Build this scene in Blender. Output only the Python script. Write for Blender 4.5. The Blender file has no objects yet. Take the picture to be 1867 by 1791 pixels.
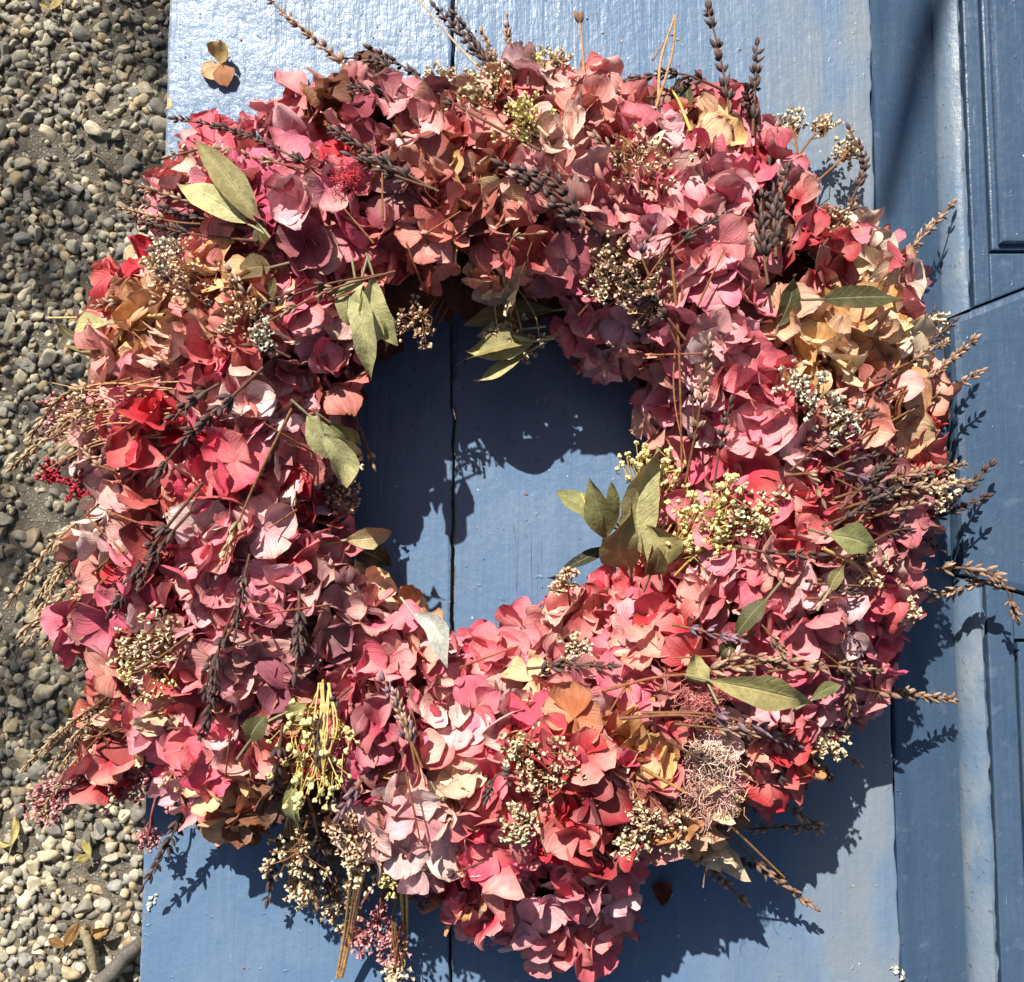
import bpy, bmesh, math, random
import numpy as np
from mathutils import Vector, Matrix
from mathutils.bvhtree import BVHTree

SC = bpy.context.scene
COL = SC.collection
RNG = np.random.default_rng(7)
random.seed(7)
R = math.radians

# ------------------------------------------------------------------ camera
D, TILT = 0.56, R(5.0)
CAM = Vector((0.0, -D * math.tan(TILT), D))
cd = bpy.data.cameras.new('camera')
cd.sensor_width = 36.0
cd.lens = 36.0
cd.clip_start, cd.clip_end = 0.01, 100.0
cam = bpy.data.objects.new('camera', cd)
cam.location = CAM
cam.rotation_euler = (TILT, 0, 0)
COL.objects.link(cam)
SC.camera = cam

# ------------------------------------------------------------------ light
SUN_EL = R(47.0)
SUN_H = Vector((-0.40, 0.90, 0)).normalized()          # towards the sun
TO_SUN = Vector((SUN_H.x * math.cos(SUN_EL), SUN_H.y * math.cos(SUN_EL), math.sin(SUN_EL)))
world = bpy.data.worlds.new('World')
SC.world = world
world.use_nodes = True
wn = world.node_tree.nodes
wl = world.node_tree.links
for n in list(wn):
    wn.remove(n)
wo = wn.new('ShaderNodeOutputWorld')
wb = wn.new('ShaderNodeBackground')
ws = wn.new('ShaderNodeTexSky')
ws.sky_type = 'NISHITA'
ws.sun_disc = False
ws.sun_elevation = SUN_EL
ws.sun_rotation = math.atan2(SUN_H.x, SUN_H.y)
ws.dust_density = 2.0
ws.ozone_density = 0.4
wb.inputs['Strength'].default_value = 0.05
wl.new(ws.outputs[0], wb.inputs[0])
wl.new(wb.outputs[0], wo.inputs[0])
sd = bpy.data.lights.new('sun', 'SUN')
sd.energy = 5.0
sd.angle = R(0.5)
sd.color = (1.0, 0.95, 0.87)
sun = bpy.data.objects.new('sun', sd)
sun.rotation_euler = (-TO_SUN).to_track_quat('-Z', 'Y').to_euler()
sun.location = TO_SUN * 5
COL.objects.link(sun)
SC.view_settings.view_transform = 'Standard'
SC.view_settings.look = 'None'
SC.view_settings.exposure = 0.50
SC.view_settings.gamma = 1.0
SC.view_settings.use_curve_mapping = False
SC.cycles.max_bounces = 5
SC.cycles.diffuse_bounces = 2

# ------------------------------------------------------------------ helpers
W_PX, H_PX = 1867.0, 1791.0
_rot = Matrix.Rotation(TILT, 3, 'X')


def P(px, py, z=0.0):
    """point at height z seen at photograph pixel px, py"""
    d = _rot @ Vector(((px - W_PX / 2) / W_PX, -(py - H_PX / 2) / W_PX, -1.0))
    k = (z - CAM.z) / d.z
    return np.array(CAM + d * k)


def to_px(p):
    v = _rot.transposed() @ (Vector(p) - CAM)
    return (W_PX / 2 + v.x / -v.z * W_PX, H_PX / 2 - v.y / -v.z * W_PX)


def lin(c):
    a = np.asarray(c, float) / 255.0
    return np.where(a <= 0.04045, a / 12.92, ((a + 0.055) / 1.055) ** 2.4)


def norm(v):
    v = np.asarray(v, float)
    return v / (np.linalg.norm(v) + 1e-12)


def frame(d, roll=None):
    """3x3 with columns x, y, z; z along d"""
    z = norm(d)
    a = np.array([0, 0, 1.0]) if abs(z[2]) < 0.9 else np.array([1.0, 0, 0])
    x = norm(np.cross(a, z))
    y = np.cross(z, x)
    t = RNG.uniform(0, 2 * math.pi) if roll is None else roll
    x2 = x * math.cos(t) + y * math.sin(t)
    y2 = np.cross(z, x2)
    return np.stack([x2, y2, z], axis=1)


class MB:
    def __init__(s):
        s.v, s.c, s.uv, s.t, s.q, s.n = [], [], [], [], [], 0

    def add(s, v, tris=None, quads=None, col=(1, 1, 1, 1), uv=None):
        v = np.asarray(v, float)
        k = len(v)
        s.v.append(v)
        col = np.asarray(col, float)
        if col.shape[-1] == 3:
            col = np.concatenate([col, np.ones(col.shape[:-1] + (1,))], -1)
        s.c.append(np.broadcast_to(col, (k, 4)))
        s.uv.append(np.zeros((k, 2)) if uv is None else uv)
        if tris is not None and len(tris):
            s.t.append(np.asarray(tris) + s.n)
        if quads is not None and len(quads):
            s.q.append(np.asarray(quads) + s.n)
        s.n += k

    def arrays(s):
        v = np.concatenate(s.v)
        t = np.concatenate(s.t) if s.t else np.zeros((0, 3), int)
        q = np.concatenate(s.q) if s.q else np.zeros((0, 4), int)
        return v, t, q

    def mesh(s, name, mat, smooth=True, origin=None):
        v, t, q = s.arrays()
        if origin is not None:
            v = v - origin
        me = bpy.data.meshes.new(name)
        me.vertices.add(len(v))
        me.vertices.foreach_set('co', v.ravel().astype(np.float32))
        loops = np.concatenate([t.ravel(), q.ravel()]).astype(np.int32)
        me.loops.add(len(loops))
        me.loops.foreach_set('vertex_index', loops)
        starts = np.concatenate([np.arange(len(t)) * 3, len(t) * 3 + np.arange(len(q)) * 4]).astype(np.int32)
        me.polygons.add(len(starts))
        me.polygons.foreach_set('loop_start', starts)
        me.polygons.foreach_set('use_smooth', np.full(len(starts), smooth))
        ca = me.color_attributes.new('Col', 'FLOAT_COLOR', 'POINT')
        ca.data.foreach_set('color', np.concatenate(s.c).astype(np.float32).ravel())
        ul = me.uv_layers.new(name='UVMap')
        ul.data.foreach_set('uv', np.concatenate(s.uv)[loops].astype(np.float32).ravel())
        me.update(calc_edges=True)
        me.validate()
        me.materials.append(mat)
        return me

    def build(s, name, mat, parent=None, smooth=True):
        v = np.concatenate(s.v)
        o = (v.max(0) + v.min(0)) / 2
        ob = bpy.data.objects.new(name, s.mesh(name, mat, smooth, o))
        ob.location = o
        COL.objects.link(ob)
        if parent is not None:
            adopt(ob, parent)
        return ob


_wpos = {}


def adopt(ob, parent):
    """parent ob (placed in world space, no rotation on parents) keeping its place"""
    ob.parent = parent
    pw = Vector(parent.location)
    p = parent.parent
    while p is not None:
        pw = pw + Vector(p.location)
        p = p.parent
    ob.location = Vector(ob.location) - pw


def thing(name, label, cat, loc, group=None):
    o = bpy.data.objects.new(name, None)
    o.empty_display_size = 0.02
    o.location = loc
    COL.objects.link(o)
    tag(o, label, cat, group)
    return o


def tag(o, label, cat, group=None):
    o['label'] = label
    o['category'] = cat
    if group:
        o['group'] = group
    return o


# ------------------------------------------------------------------ materials
def mat_new(name):
    m = bpy.data.materials.new(name)
    m.use_nodes = True
    nt = m.node_tree
    for n in list(nt.nodes):
        nt.nodes.remove(n)
    out = nt.nodes.new('ShaderNodeOutputMaterial')
    b = nt.nodes.new('ShaderNodeBsdfPrincipled')
    nt.links.new(b.outputs[0], out.inputs[0])
    return m, nt, b, out


def N(nt, t, **kw):
    n = nt.nodes.new('ShaderNode' + t)
    for k, v in kw.items():
        if k.startswith('i_'):
            n.inputs[k[2:]].default_value = v
        elif isinstance(k, str) and hasattr(n, k):
            setattr(n, k, v)
    return n


def math_n(nt, op, a, b=None, clamp=False):
    n = nt.nodes.new('ShaderNodeMath')
    n.operation = op
    n.use_clamp = clamp
    for i, x in enumerate((a, b)):
        if x is None:
            continue
        if isinstance(x, (int, float)):
            n.inputs[i].default_value = x
        else:
            nt.links.new(x, n.inputs[i])
    return n.outputs[0]


def mix_c(nt, fac, a, b, mode='MIX'):
    n = nt.nodes.new('ShaderNodeMix')
    n.data_type = 'RGBA'
    n.blend_type = mode
    for i, x in ((0, fac), (6, a), (7, b)):
        if isinstance(x, (int, float)):
            n.inputs[i].default_value = x
        elif isinstance(x, (tuple, list, np.ndarray)):
            n.inputs[i].default_value = tuple(x) + ((1,) if len(x) == 3 else ())
        else:
            nt.links.new(x, n.inputs[i])
    return n.outputs[2]


def ramp(nt, x, p0, p1, v0=0.0, v1=1.0):
    n = nt.nodes.new('ShaderNodeMapRange')
    n.interpolation_type = 'SMOOTHSTEP'
    n.inputs[1].default_value, n.inputs[2].default_value = p0, p1
    n.inputs[3].default_value, n.inputs[4].default_value = v0, v1
    nt.links.new(x, n.inputs[0])
    return n.outputs[0]


def noise(nt, vec, scale, detail=3.0, rough=0.55, w=None):
    n = nt.nodes.new('ShaderNodeTexNoise')
    n.inputs['Scale'].default_value = scale
    n.inputs['Detail'].default_value = detail
    n.inputs['Roughness'].default_value = rough
    if vec is not None:
        nt.links.new(vec, n.inputs['Vector'])
    return n.outputs[0]


def vscale(nt, vec, s):
    n = nt.nodes.new('ShaderNodeVectorMath')
    n.operation = 'MULTIPLY'
    nt.links.new(vec, n.inputs[0])
    n.inputs[1].default_value = s
    return n.outputs[0]


def bump(nt, h, dist, strength=1.0, prev=None):
    n = nt.nodes.new('ShaderNodeBump')
    n.inputs['Distance'].default_value = dist
    n.inputs['Strength'].default_value = strength
    nt.links.new(h, n.inputs['Height'])
    if prev is not None:
        nt.links.new(prev, n.inputs['Normal'])
    return n.outputs[0]


def make_petal_mat(name, veins=7.0, trans=0.12, rough=0.6, spec=0.3):
    m, nt, b, out = mat_new(name)
    at = N(nt, 'Attribute', attribute_name='Col')
    uv = N(nt, 'UVMap')
    sep = nt.nodes.new('ShaderNodeSeparateXYZ')
    nt.links.new(uv.outputs[0], sep.inputs[0])
    comb = nt.nodes.new('ShaderNodeCombineXYZ')
    nt.links.new(math_n(nt, 'MULTIPLY', sep.outputs[0], 0.9), comb.inputs[0])
    nt.links.new(math_n(nt, 'MULTIPLY', sep.outputs[1], veins), comb.inputs[1])
    nt.links.new(math_n(nt, 'MULTIPLY', at.outputs['Alpha'], 97.0), comb.inputs[2])
    vein = noise(nt, comb.outputs[0], 1.6, 3.0, 0.6)
    geo = N(nt, 'NewGeometry')
    blot = noise(nt, geo.outputs['Position'], 190.0, 3.0, 0.6)
    fine = noise(nt, geo.outputs['Position'], 900.0, 2.0, 0.6)
    k = ramp(nt, vein, 0.35, 0.65, 0.84, 1.08)
    k2 = ramp(nt, blot, 0.3, 0.7, 0.82, 1.1)
    kk = math_n(nt, 'MULTIPLY', k, k2)
    sc = nt.nodes.new('ShaderNodeVectorMath')
    sc.operation = 'SCALE'
    nt.links.new(at.outputs['Color'], sc.inputs[0])
    nt.links.new(kk, sc.inputs['Scale'])
    # dry brownish blotches
    br = ramp(nt, noise(nt, geo.outputs['Position'], 120.0, 4.0, 0.7), 0.60, 0.74, 0.0, 0.42)
    c = mix_c(nt, br, sc.outputs[0], (0.40, 0.20, 0.09))
    c = mix_c(nt, ramp(nt, noise(nt, geo.outputs['Position'], 640.0, 4.0, 0.75), 0.66, 0.74, 0.0, 0.5), c, (0.14, 0.06, 0.04))
    nt.links.new(c, b.inputs['Base Color'])
    b.inputs['Roughness'].default_value = rough
    b.inputs['Specular IOR Level'].default_value = spec
    nb = bump(nt, vein, 0.0007, 0.8)
    nb = bump(nt, fine, 0.00015, 0.7, nb)
    nt.links.new(nb, b.inputs['Normal'])
    tr = nt.nodes.new('ShaderNodeBsdfTranslucent')
    nt.links.new(c, tr.inputs['Color'])
    mx = nt.nodes.new('ShaderNodeMixShader')
    mx.inputs[0].default_value = trans
    nt.links.new(b.outputs[0], mx.inputs[1])
    nt.links.new(tr.outputs[0], mx.inputs[2])
    nt.links.new(mx.outputs[0], out.inputs[0])
    return m


def make_plain_attr(name, rough=0.75, nscale=400.0, amp=0.3, bdist=0.0003, spec=0.3):
    m, nt, b, out = mat_new(name)
    at = N(nt, 'Attribute', attribute_name='Col')
    geo = N(nt, 'NewGeometry')
    nn = noise(nt, geo.outputs['Position'], nscale, 3.0, 0.6)
    sc = nt.nodes.new('ShaderNodeVectorMath')
    sc.operation = 'SCALE'
    nt.links.new(at.outputs['Color'], sc.inputs[0])
    nt.links.new(ramp(nt, nn, 0.3, 0.7, 1 - amp, 1 + amp), sc.inputs['Scale'])
    nt.links.new(sc.outputs[0], b.inputs['Base Color'])
    b.inputs['Roughness'].default_value = rough
    b.inputs['Specular IOR Level'].default_value = spec
    nt.links.new(bump(nt, nn, bdist, 0.8), b.inputs['Normal'])
    return m


XL = float(P(281, 895, 0.0)[0])
XCR = float(P(826, 895, 0.0)[0])


def make_paint(name, base, dark=False):
    m, nt, b, out = mat_new(name)
    geo = N(nt, 'NewGeometry')
    pos = geo.outputs['Position']
    sep = nt.nodes.new('ShaderNodeSeparateXYZ')
    nt.links.new(pos, sep.inputs[0])
    grain = noise(nt, vscale(nt, pos, (420.0, 16.0, 60.0)), 1.0, 3.0, 0.6)       # brush marks and wood grain
    wide = noise(nt, vscale(nt, pos, (60.0, 7.0, 20.0)), 1.0, 3.0, 0.5)
    lump = noise(nt, pos, 230.0, 3.0, 0.6)
    big = noise(nt, pos, 22.0, 3.0, 0.55)
    vo = nt.nodes.new('ShaderNodeTexVoronoi')
    vo.inputs['Scale'].default_value = 150.0
    wv = nt.nodes.new('ShaderNodeVectorMath')
    wv.operation = 'MULTIPLY_ADD'
    nz = nt.nodes.new('ShaderNodeTexNoise')
    nz.inputs['Scale'].default_value = 260.0
    nz.inputs['Detail'].default_value = 3.0
    nt.links.new(pos, nz.inputs['Vector'])
    nt.links.new(nz.outputs['Color'], wv.inputs[0])
    wv.inputs[1].default_value = (0.010, 0.010, 0.010)
    nt.links.new(pos, wv.inputs[2])
    nt.links.new(wv.outputs[0], vo.inputs['Vector'])
    # only a few cells carry a blister
    pick = nt.nodes.new('ShaderNodeSeparateColor')
    nt.links.new(vo.outputs['Color'], pick.inputs[0])
    blister = math_n(nt, 'MULTIPLY', ramp(nt, vo.outputs['Distance'], 0.05, 0.22, 1.0, 0.0),
                     ramp(nt, pick.outputs[0], 0.62, 0.86))
    # thicker, more crackled paint towards the far left corner of the board
    if not dark:
        far = math_n(nt, 'MULTIPLY', ramp(nt, sep.outputs[1], 0.02, 0.24), ramp(nt, sep.outputs[0], 0.12, -0.06))
    col = mix_c(nt, ramp(nt, big, 0.35, 0.7), tuple(base), tuple(np.array(base) * np.array([1.22, 1.12, 1.03])))
    col = mix_c(nt, ramp(nt, grain, 0.45, 0.75, 0.0, 0.30), col, tuple(np.array(base) * 0.75))
    if dark:
        worn = math_n(nt, 'MULTIPLY', ramp(nt, noise(nt, pos, 75.0, 5.0, 0.7), 0.58, 0.72), 0.35)
        col = mix_c(nt, worn, col, (0.17, 0.22, 0.30))
    else:
        edge = math_n(nt, 'MULTIPLY', ramp(nt, sep.outputs[0], 0.08, 0.20), ramp(nt, noise(nt, vscale(nt, pos, (30., 12., 30.)), 1.0, 4.0, 0.6), 0.25, 0.60))
        col = mix_c(nt, math_n(nt, 'MULTIPLY', edge, 0.62), col, (0.27, 0.28, 0.275))
        st = ramp(nt, noise(nt, pos, 46.0, 5.0, 0.72), 0.63, 0.74, 0.0, 0.4)
        col = mix_c(nt, math_n(nt, 'MULTIPLY', st, ramp(nt, sep.outputs[0], 0.05, 0.17)), col, (0.11, 0.10, 0.07))
    mott = noise(nt, vscale(nt, pos, (1.0, 0.45, 1.0)), 70.0, 5.0, 0.65)
    col = mix_c(nt, ramp(nt, mott, 0.50, 0.72, 0.0, 0.35), col, tuple(np.array(base) * np.array([1.75, 1.5, 1.25])))
    scuff = noise(nt, vscale(nt, pos, (520.0, 30.0, 60.0)), 1.0, 4.0, 0.7)
    col = mix_c(nt, math_n(nt, 'MULTIPLY', ramp(nt, scuff, 0.66, 0.72), ramp(nt, big, 0.48, 0.60, 0, 0.45)), col, (0.36, 0.41, 0.48))
    split = noise(nt, vscale(nt, pos, (190.0, 3.0, 60.0)), 1.0, 2.0, 0.5)
    splitm = math_n(nt, 'MULTIPLY', ramp(nt, math_n(nt, 'ABSOLUTE', math_n(nt, 'SUBTRACT', split, 0.5)), 0.0, 0.006, 1.0, 0.0), ramp(nt, noise(nt, pos, 9.0, 2.0, .5), 0.62, 0.72))
    col = mix_c(nt, math_n(nt, 'MULTIPLY', splitm, 0.35), col, (0.03, 0.035, 0.045))
    if not dark:
        ex = math_n(nt, 'SUBTRACT', sep.outputs[0], XL)
        chipn = noise(nt, vscale(nt, pos, (1., .5, 1.)), 210.0, 4.0, 0.7)
        col = mix_c(nt, math_n(nt, 'MULTIPLY', ramp(nt, ex, 0.0012, 0.0030, 1.0, 0.0), ramp(nt, chipn, 0.52, 0.58)), col, (0.30, 0.25, 0.18))
        cr = math_n(nt, 'ABSOLUTE', math_n(nt, 'SUBTRACT', sep.outputs[0], XCR))
        col = mix_c(nt, math_n(nt, 'MULTIPLY', ramp(nt, cr, 0.0006, 0.0034, 1.0, 0.0), ramp(nt, chipn, 0.44, 0.62, 0.0, 0.75)), col, (0.05, 0.055, 0.06))
    # pin-head paint losses, light and dark
    v2 = nt.nodes.new('ShaderNodeTexVoronoi')
    v2.inputs['Scale'].default_value = 95.0
    v2.inputs['Randomness'].default_value = 1.0
    nt.links.new(pos, v2.inputs['Vector'])
    p2 = nt.nodes.new('ShaderNodeSeparateColor')
    nt.links.new(v2.outputs['Color'], p2.inputs[0])
    dot = ramp(nt, v2.outputs['Distance'], 0.05, 0.10, 1.0, 0.0)
    col = mix_c(nt, math_n(nt, 'MULTIPLY', dot, ramp(nt, p2.outputs[1], 0.94, 0.95)), col, (0.02, 0.022, 0.028))
    dot2 = ramp(nt, v2.outputs['Distance'], 0.03, 0.07, 1.0, 0.0)
    col = mix_c(nt, math_n(nt, 'MULTIPLY', dot2, ramp(nt, p2.outputs[2], 0.955, 0.96)), col, (0.6, 0.62, 0.64))
    nt.links.new(col, b.inputs['Base Color'])
    nt.links.new(ramp(nt, lump, 0.3, 0.7, 0.30, 0.46), b.inputs['Roughness'])
    b.inputs['Specular IOR Level'].default_value = 0.5
    n1 = bump(nt, wide, 0.0020, 0.6)
    n1 = bump(nt, mott, 0.0010, 0.5, n1)
    n1 = bump(nt, splitm, -0.0008, 0.8, n1)
    n1 = bump(nt, grain, 0.00045, 0.6, n1)
    n1 = bump(nt, lump, 0.0008, 0.45, n1)
    n1 = bump(nt, blister, 0.0005, 0.75, n1)
    if not dark:
        crust = noise(nt, vscale(nt, pos, (1.0, 0.40, 1.0)), 230.0, 4.0, 0.65)
        n1 = bump(nt, math_n(nt, 'MULTIPLY', crust, math_n(nt, 'MULTIPLY', far, ramp(nt, big, 0.38, 0.62, 0.25, 1.0))), 0.0011, 0.65, n1)
    nt.links.new(n1, b.inputs['Normal'])
    return m


M_PETAL = make_petal_mat('dried_petal')


def make_leaf_mat():
    m, nt, b, out = mat_new('dried_leaf')
    at = N(nt, 'Attribute', attribute_name='Col')
    uv = N(nt, 'UVMap')
    sep = nt.nodes.new('ShaderNodeSeparateXYZ')
    nt.links.new(uv.outputs[0], sep.inputs[0])
    geo = N(nt, 'NewGeometry')
    pos = geo.outputs['Position']
    av = math_n(nt, 'ABSOLUTE', sep.outputs[1])
    warp = noise(nt, pos, 160.0, 3.0, 0.6)
    lat = math_n(nt, 'ADD', math_n(nt, 'SUBTRACT', math_n(nt, 'MULTIPLY', sep.outputs[0], 62.0), math_n(nt, 'MULTIPLY', av, 11.0)), math_n(nt, 'MULTIPLY', warp, 5.0))
    vein = ramp(nt, math_n(nt, 'SINE', lat), 0.86, 1.0)
    mid = ramp(nt, av, 0.02, 0.10, 1.0, 0.0)
    ribs = math_n(nt, 'MAXIMUM', mid, math_n(nt, 'MULTIPLY', vein, 0.35))
    blot = noise(nt, pos, 150.0, 5.0, 0.7)
    bl2 = noise(nt, pos, 520.0, 4.0, 0.7)
    sc = nt.nodes.new('ShaderNodeVectorMath')
    sc.operation = 'SCALE'
    nt.links.new(at.outputs['Color'], sc.inputs[0])
    nt.links.new(math_n(nt, 'MULTIPLY', ramp(nt, blot, 0.3, 0.7, 0.72, 1.16), ramp(nt, bl2, 0.3, 0.7, 0.88, 1.08)), sc.inputs['Scale'])
    c = mix_c(nt, ramp(nt, noise(nt, pos, 95.0, 5.0, 0.75), 0.55, 0.72, 0.0, 0.55), sc.outputs[0], (0.26, 0.19, 0.085))
    c = mix_c(nt, ramp(nt, bl2, 0.70, 0.76, 0.0, 0.6), c, (0.10, 0.07, 0.03))
    c = mix_c(nt, math_n(nt, 'MULTIPLY', ribs, 0.30), c, (0.62, 0.56, 0.34))
    nt.links.new(c, b.inputs['Base Color'])
    b.inputs['Roughness'].default_value = 0.55
    b.inputs['Specular IOR Level'].default_value = 0.35
    nb = bump(nt, ribs, 0.0005, 0.7)
    nb = bump(nt, blot, 0.0012, 0.7, nb)
    nb = bump(nt, bl2, 0.0003, 0.7, nb)
    nt.links.new(nb, b.inputs['Normal'])
    tr = nt.nodes.new('ShaderNodeBsdfTranslucent')
    nt.links.new(c, tr.inputs['Color'])
    mx = nt.nodes.new('ShaderNodeMixShader')
    mx.inputs[0].default_value = 0.1
    nt.links.new(b.outputs[0], mx.inputs[1])
    nt.links.new(tr.outputs[0], mx.inputs[2])
    nt.links.new(mx.outputs[0], out.inputs[0])
    return m


M_LEAF = make_leaf_mat()
M_SPRIG = make_plain_attr('dried_stem', 0.7, 500.0, 0.30)
M_STONE = make_plain_attr('pebble_stone', 0.8, 160.0, 0.22, 0.0004)
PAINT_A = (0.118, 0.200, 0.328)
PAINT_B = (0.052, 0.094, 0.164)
M_BLUE = make_paint('blue_paint', PAINT_A)
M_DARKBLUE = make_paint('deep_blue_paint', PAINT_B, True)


def make_bead_paint():
    m, nt, b, out = mat_new('worn_moulding_paint')
    geo = N(nt, 'NewGeometry')
    pos = geo.outputs['Position']
    a = noise(nt, vscale(nt, pos, (110., 28., 60.)), 1.0, 5.0, 0.65)
    c = noise(nt, pos, 260.0, 4.0, 0.65)
    d = noise(nt, pos, 30.0, 3.0, 0.6)
    col = mix_c(nt, ramp(nt, d, 0.35, 0.65), (0.12, 0.185, 0.27), (0.175, 0.225, 0.285))
    col = mix_c(nt, ramp(nt, a, 0.50, 0.70, 0, 0.5), col, (0.27, 0.295, 0.31))
    col = mix_c(nt, ramp(nt, c, 0.62, 0.68, 0, 0.8), col, (0.075, 0.08, 0.08))
    nt.links.new(col, b.inputs['Base Color'])
    b.inputs['Roughness'].default_value = 0.42
    n1 = bump(nt, a, 0.0011, 0.7)
    n1 = bump(nt, c, 0.0006, 0.6, n1)
    nt.links.new(n1, b.inputs['Normal'])
    return m


M_BEAD = make_bead_paint()


def make_soil():
    m, nt, b, out = mat_new('gravelly_soil')
    geo = N(nt, 'NewGeometry')
    pos = geo.outputs['Position']
    v = nt.nodes.new('ShaderNodeTexVoronoi')
    v.inputs['Scale'].default_value = 120.0
    nt.links.new(pos, v.inputs['Vector'])
    g = noise(nt, pos, 60.0, 6.0, 0.7)
    f = noise(nt, pos, 500.0, 4.0, 0.7)
    col = mix_c(nt, ramp(nt, g, 0.3, 0.7), (0.115, 0.096, 0.070), (0.235, 0.20, 0.15))
    col = mix_c(nt, ramp(nt, f, 0.55, 0.75, 0, 0.8), col, (0.22, 0.195, 0.15))
    nt.links.new(col, b.inputs['Base Color'])
    gr = nt.nodes.new('ShaderNodeTexVoronoi')
    gr.inputs['Scale'].default_value = 300.0
    nt.links.new(pos, gr.inputs['Vector'])
    gs = nt.nodes.new('ShaderNodeSeparateColor')
    nt.links.new(gr.outputs['Color'], gs.inputs[0])
    grit = math_n(nt, 'MULTIPLY', ramp(nt, gr.outputs['Distance'], 0.35, 0.55, 1.0, 0.0), ramp(nt, gs.outputs[0], 0.45, 0.60))
    col = mix_c(nt, grit, col, mix_c(nt, gs.outputs[1], (0.20, 0.18, 0.15), (0.42, 0.39, 0.33)))
    nt.links.new(col, b.inputs['Base Color'])
    b.inputs['Roughness'].default_value = 0.95
    n1 = bump(nt, v.outputs['Distance'], 0.003, 0.4)
    n1 = bump(nt, g, 0.006, 0.8, n1)
    n1 = bump(nt, f, 0.0012, 0.9, n1)
    n1 = bump(nt, grit, 0.0018, 0.9, n1)
    nt.links.new(n1, b.inputs['Normal'])
    return m


M_SOIL = make_soil()

# ------------------------------------------------------------------ ground and gravel
GZ = -0.50
gm = MB()
gx = np.concatenate([[-30, -8, -2.5], np.linspace(-1.1, 0.9, 81), [2.5, 8, 30]])
gy = np.concatenate([[-30, -8, -2.5], np.linspace(-1.0, 1.0, 81), [2.5, 8, 30]])
GX, GY = np.meshgrid(gx, gy)


def ghump(x, y):
    return (0.006 * np.sin(x * 23 + 1.3 * np.sin(y * 17)) * np.cos(y * 19 + 2 * np.sin(x * 11))
            + 0.003 * np.sin(x * 61 + y * 37))


gv = np.stack([GX.ravel(), GY.ravel(), GZ + ghump(GX.ravel(), GY.ravel())], 1)
nx_, ny_ = len(gx), len(gy)
idx = np.arange(nx_ * ny_).reshape(ny_, nx_)
gq = np.stack([idx[:-1, :-1].ravel(), idx[:-1, 1:].ravel(), idx[1:, 1:].ravel(), idx[1:, :-1].ravel()], 1)
gm.add(gv, quads=gq)
ground = gm.build('ground', M_SOIL)
ground['kind'] = 'structure'

bmi = bmesh.new()
bmesh.ops.create_icosphere(bmi, subdivisions=3, radius=1.0)
ICO_V = np.array([v.co[:] for v in bmi.verts])
ICO_F = np.array([[v.index for v in f.verts] for f in bmi.faces])
bmi.free()
bmi = bmesh.new()
bmesh.ops.create_icosphere(bmi, subdivisions=2, radius=1.0)
ICO2_V = np.array([v.co[:] for v in bmi.verts])
ICO2_F = np.array([[v.index for v in f.verts] for f in bmi.faces])
bmi.free()
STONE_COLS = [(152, 149, 140), (138, 135, 127), (160, 155, 143), (122, 120, 115), (172, 164, 146),
              (142, 130, 112), (108, 106, 104), (186, 178, 160), (128, 128, 128), (158, 144, 122), (140, 138, 132)]


def stone_shape(base):
    v = base.copy()
    # facets: cut the ball by a few random planes, then squash it
    for _ in range(RNG.integers(6, 11)):
        n = norm(RNG.normal(size=3))
        d = RNG.uniform(0.42, 0.82)
        h = v @ n
        over = np.maximum(h - d, 0)
        v = v - over[:, None] * n * 1.0
    ph = RNG.uniform(0, 6, 3)
    v *= (1 + 0.05 * np.sin(v @ RNG.normal(size=3) * 4 + ph[0]))[:, None]
    return v * np.array([1.0, RNG.uniform(0.52, 0.92), RNG.uniform(0.42, 0.68)])


stone_tpl = [stone_shape(ICO_V) for _ in range(18)]
stone_tpl2 = [stone_shape(ICO2_V) for _ in range(18)]
BARE = [tuple(P(a, b, GZ)[:2]) + (c,) for a, b, c in ((70, 985, .045), (30, 1080, .035), (190, 250, .022), (250, 310, .022), (185, 1590, .026), (60, 260, .018), (215, 1690, .018), (215, 30, .016))]
spots = []
sp = 0.0082
for ix in range(int(0.72 / sp)):
    for iy in range(int(1.7 / sp)):
        x = -0.90 + (ix + RNG.uniform(-.45, 1.45)) * sp
        y = -0.85 + (iy + RNG.uniform(-.45, 1.45)) * sp
        u = RNG.random()
        bare = math.sin(x * 9.5 + 2.2 * math.sin(y * 5.0)) * math.sin(y * 8.3 + 1.0 + 2.0 * math.sin(x * 6)) + 0.35 * math.sin(31 * x + 23 * y)
        if u < 0.62 and any((x - q[0]) ** 2 + ((y - q[1]) / 1.5) ** 2 < (q[2] * (1 + .35 * math.sin(9 * math.atan2(y - q[1], x - q[0]) + q[2] * 900))) ** 2 for q in BARE):
            continue
        if bare > 0.95 and u < 0.6:
            continue                                   # bare earth shows between the pebbles
        s = 0.0036 + 0.0048 * RNG.random() ** 1.2
        if u > 0.90:
            s = RNG.uniform(0.0078, 0.0128)
        spots.append((x, y, s * 1.0))
spots.sort(key=lambda t: -t[2])
stones = []
for (x, y, s) in spots:
    rot = frame(norm(np.array([RNG.normal() * .32, RNG.normal() * .32, 1.0])))
    k = int(RNG.integers(0, 18))
    c = int(RNG.integers(0, len(STONE_COLS)))
    z = GZ + float(ghump(x, y)) + s * RNG.uniform(0.05, 0.42) + (0.004 * RNG.random() if s < 0.006 else 0)
    stones.append((np.array([x, y, z]), s, rot, k, c))
seen = []
for i, (p, s, *_r) in enumerate(stones):
    px, py = to_px(p)
    if -8 < px < 292 and -8 < py < 1799:
        seen.append((s, i))
seen.sort(reverse=True)
single = set(i for _, i in seen[:300])
gravel = MB()
stone_mesh = {}
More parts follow.
